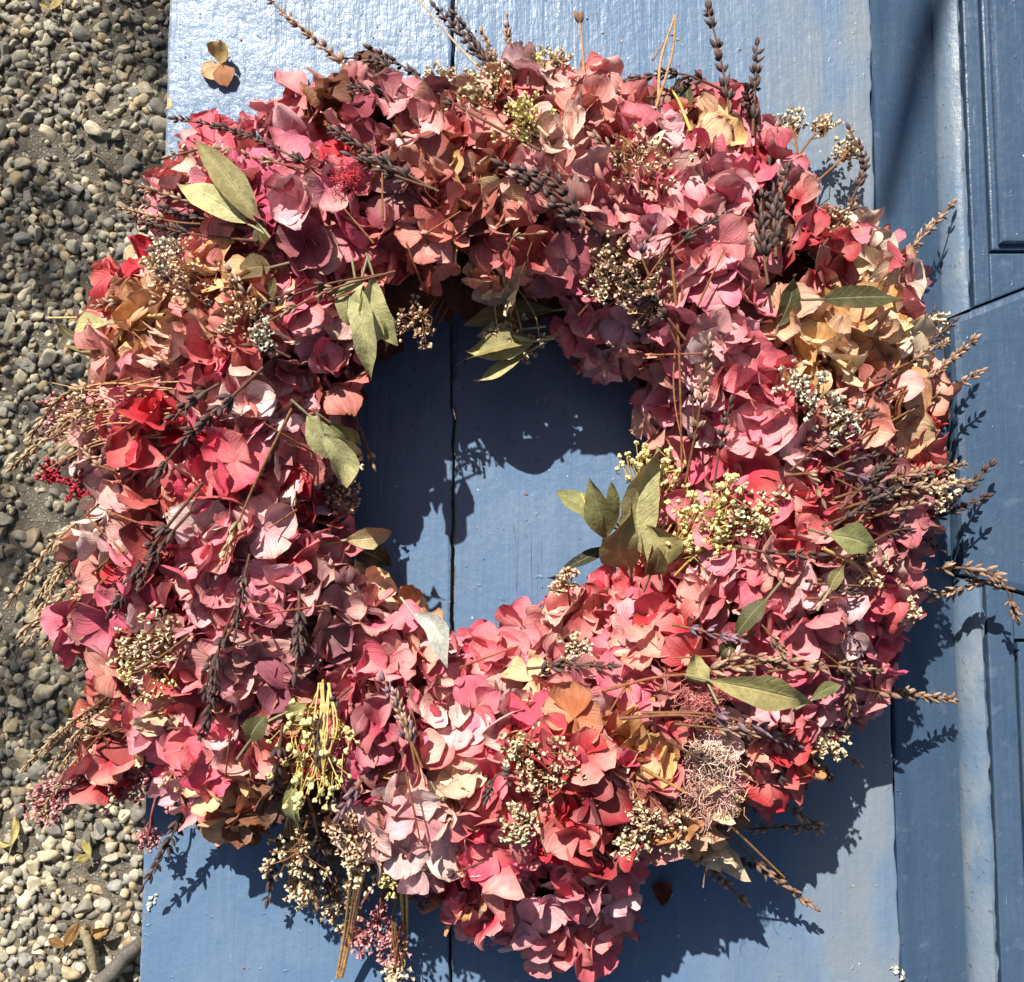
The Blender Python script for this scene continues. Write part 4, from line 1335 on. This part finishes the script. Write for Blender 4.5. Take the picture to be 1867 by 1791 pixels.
straw([(1170, 1400), (1300, 1480), (1430, 1600, .04)], .0009, (190, 140, 84))
straw([(1100, 1260), (1200, 1235), (1300, 1228)], .0009, (150, 90, 60))
straw([(1130, 1310), (1260, 1305), (1380, 1330)], .0009, (130, 84, 66))
for i in range(13):                                                   # dry grasses on the left flank
    y0 = 690 + i * 9 + RNG.normal() * 5
    straw([(300 + RNG.uniform(-20, 30), y0), (180, y0 + 10 + RNG.normal() * 12), (90 + RNG.uniform(-20, 40), y0 + 50 + RNG.normal() * 20, .035)], .00042, (186, 146, 104))
for i in range(10):                                                   # yellow stems, lower left
    x0 = 595 + RNG.normal() * 8
    straw([(x0, 1245), (x0 + RNG.normal() * 14, 1340), (580 + RNG.uniform(-40, 55), 1440 + RNG.uniform(-30, 30))], .0005, (216, 190, 124))
for i in range(7):                                                    # stems beside the leaves inside the ring
    x0 = 1150 + RNG.uniform(-40, 90)
    straw([(1170 + RNG.uniform(-25, 50), 1060, .035), (x0, 980, .05), (x0 + RNG.uniform(0, 60), 900, .055)], .0007, (186, 150, 82))
straw([(1175, 1030, .05), (1120, 950, .055), (1075, 930, .055), (1060, 900, .05)], .0008, (196, 160, 96))
for (a, b) in ((820, 790), (835, 800), (810, 770)):
    straw([(a + 30, 470, .05), (a - 10, 545, .045), (b, 590, .04)], .0006, (120, 90, 70))
for (a, b) in ((905, 915), (915, 955), (925, 985)):
    straw([(a, 500, .055), (b - 12, 570, .055), (b, 625, .052)], .0006, (176, 160, 110))
for i in range(26):                                                    # loose twigs woven in the ring
    a = RNG.uniform(0, 6.28)
    t0 = RNG.uniform(330, 740)
    x0, y0 = CX + math.cos(a) * t0, CY + math.sin(a) * t0
    b = a + RNG.normal() * .8
    l = RNG.uniform(60, 130)
    straw([(x0, y0), (x0 + math.cos(b) * l * .5, y0 + math.sin(b) * l * .5), (x0 + math.cos(b) * l, y0 + math.sin(b) * l)], .0006, (140, 88, 58))

# ------------------------------------------------------------------ statice and other fine flowers
CREAM0, CREAM1 = lin((150, 110, 76)), lin((240, 222, 186))
FT = {'c': (CREAM0, CREAM1 * 1.05), 'b': (lin((124, 84, 60)), lin((236, 204, 170))), 'p': (lin((160, 96, 90)), lin((226, 166, 166))),
      'r': (lin((120, 30, 44)), lin((190, 50, 70))), 'w': (lin((150, 130, 100)), lin((246, 238, 214))), 'y': (lin((170, 150, 80)), lin((240, 226, 160)))}


def statice(cx, cy, r, tone='c', frm=None, n=None, z=None, flat=0.6, name='statice_spray'):
    zz = (env(cx, cy)[0] + 0.018) if z is None else z
    c = P(cx, cy, zz)
    rm = r * 0.00031
    fx, fy = frm if frm else (cx + (CX - cx) * 0.0 + RNG.normal() * 20, cy - 60)
    zf = max(min(env(fx, fy)[0], zz + .02), 0.02)
    o = P(fx, fy, zf)
    m = MB()
    c0, c1 = FT[tone]
    st = lin((140, 96, 62)) if tone not in 'pr' else lin((150, 84, 84))
    main = spline([o, (o + c) / 2 + RNG.normal(size=3) * .003, c], 12)
    tube(m, main, .0007, .0005, st, 5)
    st_o = m.build(name, M_SPRIG, wreath)
    f = MB()
    n = n or int(12 + r * 0.5)
    d0 = norm(c - o)
    for i in range(n):
        q = RNG.normal(size=3)
        q = norm(q) * RNG.random() ** 0.5 * rm
        q[2] *= flat
        p = c + q
        p[2] = max(p[2], 0.004)
        k = main[int(RNG.integers(5, 12))]
        if i % 2 == 0:
            tube(f, [k, (k + p) / 2 + RNG.normal(size=3) * .0012, p], .00035, .0003, st, 4)
        for j in range(int(RNG.integers(2, 5))):
            dd = norm(d0 * .6 + q / (rm + 1e-9) + RNG.normal(size=3) * .5 + np.array([0, 0, .5]))
            sh = RNG.uniform(.75, 1.1)
            if RNG.random() < 0.45:
                q2 = p + RNG.normal(size=3) * .0013
                bud(f, q2 - dd * .0006, dd, RNG.uniform(.0016, .0026), RNG.uniform(.0007, .0011), c0 * .5 + c1 * .5, np.minimum(c1 * 1.12, .92))
                continue
            cup(f, p + RNG.normal(size=3) * .0011, dd, RNG.uniform(.0024, .0036), RNG.uniform(.0011, .0018), c0 * sh, c1 * sh)
    f.build('blossoms', M_SPRIG, st_o)['kind'] = 'stuff'
    return st_o


def breath(cx, cy, r, frm, n, tone='y', z=None):
    zz = (env(cx, cy)[0] + 0.020) if z is None else z
    c = P(cx, cy, zz)
    rm = r * 0.00027
    o = P(frm[0], frm[1], max(0.03, zz - .015))
    m = MB()
    tube(m, spline([o, (o + c) / 2 + RNG.normal(size=3) * .003, c], 10), .0006, .0004, lin((190, 160, 84)), 4)
    so = m.build('gypsophila_spray', M_SPRIG, wreath)
    f = MB()
    c0, c1 = FT[tone]
    for i in range(n):
        q = norm(RNG.normal(size=3)) * RNG.random() ** .5 * rm
        q[2] *= .5
        p = c + q
        k = o + (c - o) * RNG.uniform(.4, 1)
        tube(f, [k, (k + p) / 2 + RNG.normal(size=3) * .002, p], .0003, .00025, lin((190, 164, 90)), 4)
        s = RNG.uniform(.0009, .0018)
        for j in range(5):
            bud(f, p, norm(RNG.normal(size=3) + np.array([0, 0, .3])), s * 1.25, s * .75, c0 * RNG.uniform(.8, 1.1) * .5 + c1 * .5, c1 * RNG.uniform(.85, 1.1))
    f.build('blossoms', M_SPRIG, so)['kind'] = 'stuff'


STAT = [
    (1180, 300, 66, 'b', (1120, 250)), (1440, 225, 26, 'w', (1440, 340)), (1503, 232, 15, 'c', (1445, 300)), (1545, 272, 28, 'c', (1480, 340)), (755, 592, 36, 'b', (800, 530)),
    (950, 622, 38, 'c', (930, 540)), (905, 600, 16, 'c', (910, 540)), (900, 150, 34, 'c', (930, 210)), (800, 150, 26, 'c', (850, 230)), (860, 180, 40, 'c', (900, 240)), (960, 230, 50, 'y', (990, 280)), (1010, 110, 22, 'c', (1020, 160)), (970, 115, 20, 'y', (980, 160)),
    (1140, 480, 62, 'b', (1210, 570)), (1100, 510, 46, 'c', (1160, 580)), (1180, 540, 46, 'b', (1230, 600)), (1470, 710, 44, 'w', (1520, 780)), (1530, 765, 34, 'w', (1560, 800)), (1370, 930, 50, 'c', (1300, 980)), (1310, 960, 36, 'y', (1270, 1000)),
    (945, 1375, 46, 'c', (930, 1330)), (1000, 1400, 46, 'b', (960, 1350)), (950, 1500, 30, 'c', (940, 1440)), (1150, 1535, 30, 'c', (1160, 1430)), (1215, 1510, 34, 'c', (1170, 1420)), (1180, 1480, 26, 'b', (1150, 1400)),
    (345, 515, 66, 'b', (440, 540)), (290, 500, 34, 'c', (360, 540)), (430, 560, 44, 'b', (480, 600)), (485, 615, 26, 'w', (500, 560)), (300, 455, 24, 'w', (350, 500)),
    (295, 1165, 50, 'c', (380, 1100)), (280, 1225, 50, 'y', (360, 1140)), (245, 1180, 40, 'c', (330, 1120)), (545, 1560, 54, 'c', (570, 1470)), (600, 1610, 54, 'w', (610, 1500)), (560, 1620, 40, 'c', (570, 1520)), (660, 1575, 48, 'c', (650, 1500)), (720, 1580, 36, 'y', (700, 1520)), (640, 1530, 40, 'b', (640, 1460)), (620, 1660, 26, 'c', (620, 1560)),
    (690, 1695, 40, 'p', (720, 1560)), (720, 1730, 26, 'p', (740, 1580)), (750, 1615, 36, 'p', (760, 1550)), (660, 1710, 24, 'p', (690, 1600)), (790, 1630, 24, 'p', (790, 1560)), (725, 1775, 16, 'c', (738, 1600)),
    (290, 1420, 52, 'p', (360, 1350)), (160, 1420, 36, 'p', (280, 1370)), (110, 1440, 36, 'p', (260, 1390)), (230, 1440, 46, 'p', (330, 1380)), (80, 1470, 26, 'p', (220, 1410)), (340, 1400, 40, 'b', (400, 1330)), (270, 1528, 18, 'p', (285, 1450)),
    (95, 856, 20, 'r', (190, 800)), (140, 884, 22, 'r', (210, 840)), (110, 760, 40, 'p', (200, 720)), (170, 745, 50, 'b', (240, 710)), (1500, 1355, 30, 'c', (1430, 1310)), (1570, 1030, 34, 'b', (1520, 990)), (1640, 1110, 22, 'c', (1600, 1070)), (1700, 600, 26, 'c', (1650, 560)), (1520, 400, 28, 'b', (1500, 460)), (1050, 1180, 26, 'c', (1040, 1130)), (1030, 1060, 22, 'b', (1040, 1110)), (630, 850, 26, 'c', (600, 800)), (625, 900, 28, 'b', (600, 850)), (1690, 890, 36, 'c', (1600, 900)), (1720, 880, 26, 'c', (1640, 900)),
]
for (cx, cy, r, tone, frm) in STAT:
    z = None
    t = ring(cx, cy)[0]
    if t > 1.02 or cy > 1600:
        z = 0.022
    if t < 0.05:
        z = 0.048
    statice(cx, cy, r, tone, frm, z=z)
for (cx, cy, r, frm, n) in [(1165, 850, 52, (1170, 1020), 34), (1215, 860, 44, (1190, 1010), 30), (1265, 925, 52, (1210, 1040), 36), (1300, 985, 40, (1230, 1050), 20), (1330, 890, 36, (1260, 1000), 16), (1250, 990, 34, (1210, 1050), 16),
                            (550, 1330, 58, (590, 1240), 26), (545, 1420, 50, (585, 1260), 22), (600, 1430, 52, (595, 1260), 22), (620, 1350, 40, (600, 1250), 10), (1395, 950, 30, (1300, 990), 12)]:
    breath(cx, cy, r, frm, n, z=0.062 if cx > 1100 and cx < 1230 else None)

# ------------------------------------------------------------------ leaves
LNU, LNV = 14, 7
lu = np.linspace(0, 1, LNU)
lv = np.linspace(-1, 1, LNV)
LU, LV = np.meshgrid(lu, lv, indexing='ij')
LU, LV = LU.ravel(), LV.ravel()
_li = np.arange(LNU * LNV).reshape(LNU, LNV)
LQ = np.stack([_li[:-1, :-1].ravel(), _li[:-1, 1:].ravel(), _li[1:, 1:].ravel(), _li[1:, :-1].ravel()], 1)
LC = {'o': (172, 160, 104), 'p': (212, 206, 146), 'd': (92, 88, 54), 'g': (152, 152, 98), 'k': (58, 60, 44), 's': (206, 206, 196), 'w': (214, 190, 140), 'b': (110, 92, 56)}


def leaf(b, t, w, tone, roll=0.0, bend=0.15, fold=0.25):
    b, t = [(q[0], q[1], q[2] + .012) if len(q) == 3 and q[2] > .0559 else q for q in (b, t)]
    B, T = zpt(b), zpt(t)
    d = T - B
    L = np.linalg.norm(d)
    x = d / L
    zc = norm(np.array([0, 0, 1.0]) - x * x[2])
    y = np.cross(zc, x)
    y2 = y * math.cos(roll) + zc * math.sin(roll)
    z2 = np.cross(x, y2)
    fr = np.stack([x, y2, z2], 1)
    W = w * 0.000272 * 0.45
    prof = np.sin(np.pi * np.clip(LU, 0, 1) ** RNG.uniform(.75, 1.05)) ** RNG.uniform(.75, 1.1)
    prof = np.maximum(prof, 0.02)
    wav = 1 + RNG.uniform(.03, .09) * np.sin(LU * 14 + RNG.uniform(0, 6)) * np.abs(LV)
    xx = LU * L
    yy = LV * W * prof * wav + RNG.normal(0, .12) * W * np.sin(LU * 3.1)
    bend = bend + RNG.normal(0, .10)
    xx = xx
    yy = yy + RNG.normal(0, .35) * W * np.sin(np.pi * LU * RNG.uniform(.8, 1.3))
    yy = yy * (1 + RNG.normal(size=len(yy)) * .03)
    zz = RNG.normal(0, .5) * W * LU * LV + fold * RNG.uniform(.4, 2.2) * W * np.abs(LV) * prof + bend * L * np.sin(np.pi * LU) * 0.5 + 0.10 * W * np.sin(LU * 9 + LV * 2 + RNG.uniform(0, 6)) * np.abs(LV)
    c = lin(LC[tone]) * 0.82
    g = RNG.uniform(.85, 1.12)
    col = c[None] * g * (1 - 0.18 * (np.abs(LV) < .05)[:, None] * -1)
    tipb = np.clip((LU - .86) / .14, 0, 1)[:, None] * .5
    col = col * (1 - tipb) + lin((120, 86, 50)) * tipb
    m = MB()
    v = np.stack([xx, yy, zz], 1) @ fr.T + B
    v[:, 2] = np.maximum(v[:, 2], 0.0012)
    m.add(v, quads=LQ, col=np.concatenate([col, np.full((len(col), 1), RNG.random())], 1), uv=np.stack([LU, LV], 1))
    tube(m, [B - x * .010, B - x * 0.003, B + x * .002], .0007, .0006, c * .8, 5)
    return m.build('leaf', M_LEAF, wreath)


LEAVES = [
    ((470, 405, .09), (354, 256, .085), 56, 'o', .2), ((452, 408, .088), (328, 336, .082), 52, 'p', -.2), ((475, 400, .09), (505, 470, .085), 34, 'b', .3), ((494, 488, .088), (414, 508, .08), 52, 'b', .1),
    ((648, 512, .084), (677, 694, .072), 50, 'p', .15), ((680, 500, .086), (722, 632, .074), 58, 'p', -.3), ((660, 505, .086), (636, 590, .08), 44, 'p', .4), ((690, 560, .08), (705, 640, .072), 34, 'g', -.5),
    ((1012, 566, .05), (846, 592, .042), 54, 'o', .2), ((985, 620, .052), (830, 668, .044), 50, 'o', .5), ((975, 622, .055), (850, 640, .05), 50, 'p', -.2), ((965, 640, .05), (866, 692, .04), 40, 'p', .3), ((960, 600, .052), (870, 612, .046), 32, 'p', 0.),
    ((560, 755, .086), (652, 836, .070), 60, 'p', .2), ((590, 790, .084), (622, 886, .072), 48, 'p', -.3), ((600, 770, .082), (655, 810, .070), 36, 'g', .3),
    ((630, 985, .055), (715, 968, .05), 44, 'w', .2), ((640, 1000, .035), (702, 1034, .02), 46, 'k', -.2), ((1418, 596, .08), (1448, 500, .085), 46, 'd', .2), ((1496, 546, .088), (1650, 542, .075), 48, 'd', .1),
    ((1125, 965, .05), (1013, 895, .05), 56, 'g', .3), ((1105, 985, .052), (1076, 872, .06), 60, 'g', -.2), ((1100, 985, .05), (1116, 880, .06), 36, 'g', .5), ((1180, 1020, .055), (1190, 815, .062), 84, 'p', .1), ((1150, 1035, .055), (1140, 925, .068), 78, 'o', -.2), ((1200, 1040, .06), (1185, 960, .066), 56, 'o', .3),
    ((1185, 1050, .06), (1205, 1000, .07), 40, 'b', .3), ((1110, 1000, .03), (1004, 1055, .012), 34, 'k', .4), ((1290, 1240, .097), (1482, 1284, .092), 60, 'o', .1), ((1478, 1278, .085), (1532, 1246, .08), 28, 'g', .2), ((1508, 975, .095), (1592, 1000, .088), 56, 'g', -.1),  # the darkest leaf here has a shadow silhouette put into its colour
    ((752, 1118, .06), (822, 1212, .07), 46, 's', .2), ((1400, 1090, .09), (1338, 1165, .088), 36, 'd', .2), ((1345, 1175, .088), (1310, 1200, .088), 28, 'd', .2), ((195, 645, .05), (116, 632, .042), 36, 'o', .2), ((185, 625, .05), (112, 584, .04), 28, 'd', .3), ((200, 590, .06), (140, 592, .055), 44, 'p', .1),
    ((455, 1352, .088), (488, 1305, .09), 44, 'd', .2), ((535, 1420, .075), (545, 1502, .06), 36, 'g', .1), ((1212, 240, .055), (1228, 128, .05), 40, 'k', .5), ((1235, 230, .055), (1252, 150, .05), 34, 'd', -.5), ((520, 1300, .085), (560, 1280, .09), 36, 'o', .1),
    ((470, 560, .085), (500, 500, .085), 26, 'b', .4), ((1290, 1245, .095), (1265, 1195, .092), 40, 'o', -.3), ((1510, 1080, .09), (1540, 1030, .088), 30, 'o', .3),
]
for a in LEAVES:
    leaf(*a)

# ------------------------------------------------------------------ tufts of fine fibres
def tuft(cx, cy, r, col, n):
    m = MB()
    z = env(cx, cy)[0] + .019
    c = P(cx, cy, z)
    rm = r * .00027
    for i in range(n):
        p = c + norm(RNG.normal(size=3)) * RNG.random() ** .6 * rm * np.array([1, 1, .4])
        d = RNG.normal(size=3)
        pts = [p]
        for k in range(5):
            d = norm(d + RNG.normal(size=3) * .8) * rm * .26
            pts.append(pts[-1] + d * np.array([1, 1, .55]))
        tube(m, pts, .00022, .00016, lin(col) * RNG.uniform(.75, 1.2), 3)
    return m.build('fibre_tuft', M_SPRIG, wreath)


tuft(1290, 1275, 46, (222, 138, 132), 110)
tuft(1305, 1380, 50, (240, 208, 184), 120)
tuft(1295, 1440, 58, (240, 192, 180), 190)
tuft(630, 320, 30, (214, 70, 84), 90)

# ------------------------------------------------------------------ unseen foliage and limbs, added to shade the far gravel and the door
added_shade_tree = thing('added_shade_tree', 'leafy shade caster added out of view to darken the stones left of the door', 'added_shade_tree', (-2.9, 4.1, GZ))
SH = 3.6


def over(x, y, h):
    """point h above the ground whose shadow falls on ground x, y"""
    k = h / TO_SUN.z
    return np.array([x + TO_SUN.x * k, y + TO_SUN.y * k, GZ + h])


cc = over(-0.80, 0.42, SH)
tm = MB()
added_trunk = spline([(-2.9, 4.1, GZ - .05), (-2.86, 4.05, GZ + 1.2), (-2.7, 3.9, GZ + 2.4), (cc[0] - .2, cc[1] + .1, cc[2] - .25)], 24)
tube(tm, added_trunk, .085, .03, lin((112, 92, 74)), 10)
tm.build('added_trunk', M_SPRIG, added_shade_tree)
lm = MB()
lf_v = np.array([[0, 0, 0], [.5, -.28, .04], [1, 0, 0], [.5, .28, .04]])
for i in range(46):
    tgt = over(-0.40 - RNG.random() * .95, 0.98 - RNG.random() * 1.16 + 0.0, SH + RNG.normal() * .18)
    st = added_trunk[int(RNG.integers(15, 24))]
    br = spline([st, (st + tgt) / 2 + RNG.normal(size=3) * .06, tgt], 8)
    tube(lm, br, .010, .004, lin((104, 86, 66)), 5)
lm.build('added_branch', M_SPRIG, added_shade_tree)
lm = MB()
for i in range(900):
    gx_ = -0.345 - RNG.random() ** 1.15 * 1.05
    gy_ = 1.0 - RNG.random() * 1.25
    gy_ -= 0.10 * (gx_ + .36) * -1.2 * 0
    p = over(gx_ , gy_ - 0.0, SH + RNG.normal() * .16)
    fr = frame(norm(RNG.normal(size=3) + np.array([0, 0, .8])))
    lm.add((lf_v * RNG.uniform(.045, .075)) @ fr.T + p, quads=[(0, 1, 2, 3)], col=lin((70, 92, 44)) * RNG.uniform(.7, 1.3))
o = lm.build('added_crown', M_SPRIG, added_shade_tree)


def over0(px, py, h):
    """point h above the door whose shadow falls on the door there"""
    return P(px, py, 0) + np.array(TO_SUN) * (h / TO_SUN.z)


lm = MB()
low = spline([added_trunk[14], np.array([-1.3, 2.9, GZ + 2.3]), over0(1900, -420, 1.35), over0(1720, -60, 1.15), over0(1655, 180, 1.05), over0(1612, 380, .98)], 50)  # unseen limb, added and routed to drop a diagonal shadow on the door
tube(lm, low, .016, .0036, lin((104, 86, 66)), 8)
lm.build('added_branch', M_SPRIG, added_shade_tree)

# ------------------------------------------------------------------ loose things on the door and the gravel
m = MB()
for i, (a, c_, tl) in enumerate(((80, (206, 176, 118), .35), (215, (226, 186, 140), .12), (-70, (176, 120, 84), .5))):
    fr0 = np.eye(3)
    an = R(a)
    x = np.array([math.cos(an), math.sin(an), 0])
    y = np.array([-math.sin(an), math.cos(an), 0])
    fr = np.stack([x, y, np.array([0, 0, 1.0])], 1)
    petal(m, .0125, .0066, 'round', fr, P(404, 118, 0.0018), tl, lin(c_), lin(np.array(c_) * .96), .25, RNG.random())
tube(m, [P(404, 118, .0035), P(420, 104, .0012)], .0005, .0004, lin((120, 86, 60)), 4)
tag(m.build('dry_petal', M_PETAL), 'fallen tan hydrangea petals near the top left corner of the board', 'petal')
m = MB()
fr = np.eye(3)
petal(m, .0115, .0065, 'round', np.stack([np.array([.9, -.3, 0]), np.array([.3, .9, 0]), np.array([0, 0, 1.])], 1), P(1190, 1616, .0022), .15, lin((150, 60, 48)), lin((130, 70, 52)), .2, .4)
tag(m.build('dry_petal', M_PETAL), 'single fallen dark red petal on the board, in the wreath shadow', 'petal')


cm = MB()
for i in range(90):                                                   # crumbs of dried flowers fallen on the paint
    if i < 40:
        x, y = RNG.uniform(660, 1130), RNG.uniform(640, 1090)
    else:
        x, y = RNG.uniform(310, 1580), (RNG.uniform(20, 140) if i % 3 else RNG.uniform(1560, 1780))
    k = RNG.random()
    c = lin((50, 40, 36)) if k < .45 else lin((196, 170, 130)) if k < .75 else lin((170, 80, 84))
    sz = RNG.uniform(.0003, .0010)
    fr = frame(norm(np.array([RNG.normal() * .3, RNG.normal() * .3, 1.])))
    cm.add((ICO2_V * sz * np.array([1.0, RNG.uniform(.3, .9), .35])) @ fr.T + P(x, y, sz * .3), tris=ICO2_F, col=c)
cm = tag(cm.build('crumbs', M_SPRIG), 'tiny crumbs of dried flowers scattered over the blue paint', 'crumbs')
cm['kind'] = 'stuff'


def ground_leaf(px, py, ang, L, W, col, label, name='fallen_leaf', crum=.8):
    m = MB()
    a = R(ang)
    fr = np.stack([np.array([math.cos(a), math.sin(a), 0]), np.array([-math.sin(a), math.cos(a), 0]), np.array([0, 0, 1.])], 1)
    c = P(px, py, GZ)
    h = GZ + float(ghump(c[0], c[1])) + .013
    p = P(px, py, h)
    petal(m, L, W, 'ovate', fr, p, .05, lin(col), lin(np.array(col) * .9), crum, RNG.random())
    petal(m, L * .7, W * .8, 'ovate', np.stack([fr[:, 1], -fr[:, 0], fr[:, 2]], 1), p + np.array([0, 0, .001]), .2, lin(col), lin(np.array(col) * .85), crum, RNG.random())
    tube(m, [p, p - fr[:, 0] * L * .5 + np.array([0, 0, .002])], .0008, .0006, lin(np.array(col) * .7), 4)
    return tag(m.build(name, M_LEAF), label, 'leaf')


ground_leaf(165, 1560, 110, .022, .005, (206, 186, 110), 'crumpled yellow leaf on the pale gravel beside the lower left of the board')
ground_leaf(22, 1540, 80, .026, .004, (206, 190, 116), 'narrow yellow leaf on the gravel at the left side of the photograph')
ground_leaf(118, 1725, 60, .024, .006, (160, 116, 62), 'brown dead leaf on the gravel beside the grey sticks', crum=.6)
ground_leaf(168, 1705, 20, .018, .005, (176, 140, 86), 'tan dead leaf fragment on the gravel right of the brown leaf', crum=.7)
ground_leaf(92, 18, 60, .020, .004, (190, 166, 100), 'small yellow leaf on the gravel at the top left corner')
ground_leaf(128, 1300, 40, .014, .005, (160, 142, 80), 'olive yellow leaf on the gravel left of the wreath')
ground_leaf(70, 1460, -25, .024, .004, (204, 184, 116), 'straw yellow leaf on the gravel under the pink wreath sprays')


def stick(p0, p1, r, col, label):
    m = MB()
    a = P(p0[0], p0[1], GZ)
    b = P(p1[0], p1[1], GZ)
    z0 = GZ + float(ghump(a[0], a[1])) + .012
    z1 = GZ + float(ghump(b[0], b[1])) + .016
    a, b = P(p0[0], p0[1], z0), P(p1[0], p1[1], z1)
    c = spline([a, (a + b) / 2 + np.array([.002, .003, .002]), b], 14)
    c += RNG.normal(size=c.shape) * r * .12
    tube(m, c, r, r * .75, lin(col), 8, lin(np.array(col) * .85))
    return tag(m.build('dead_stick', M_SPRIG), label, 'stick')


stick((182, 1800), (262, 1712), .0085, (112, 106, 98), 'thick grey stick on the gravel at the lower left corner of the board')
stick((150, 1690), (172, 1770), .0050, (150, 138, 110), 'short pale stick on the gravel left of the grey stick')
stick((170, 280), (212, 318), .0022, (126, 106, 84), 'thin brown twig on the gravel near the top left of the wreath')
stick((262, 300), (284, 262), .0035, (120, 110, 96), 'short grey twig on the gravel close to the upper left edge of the board')
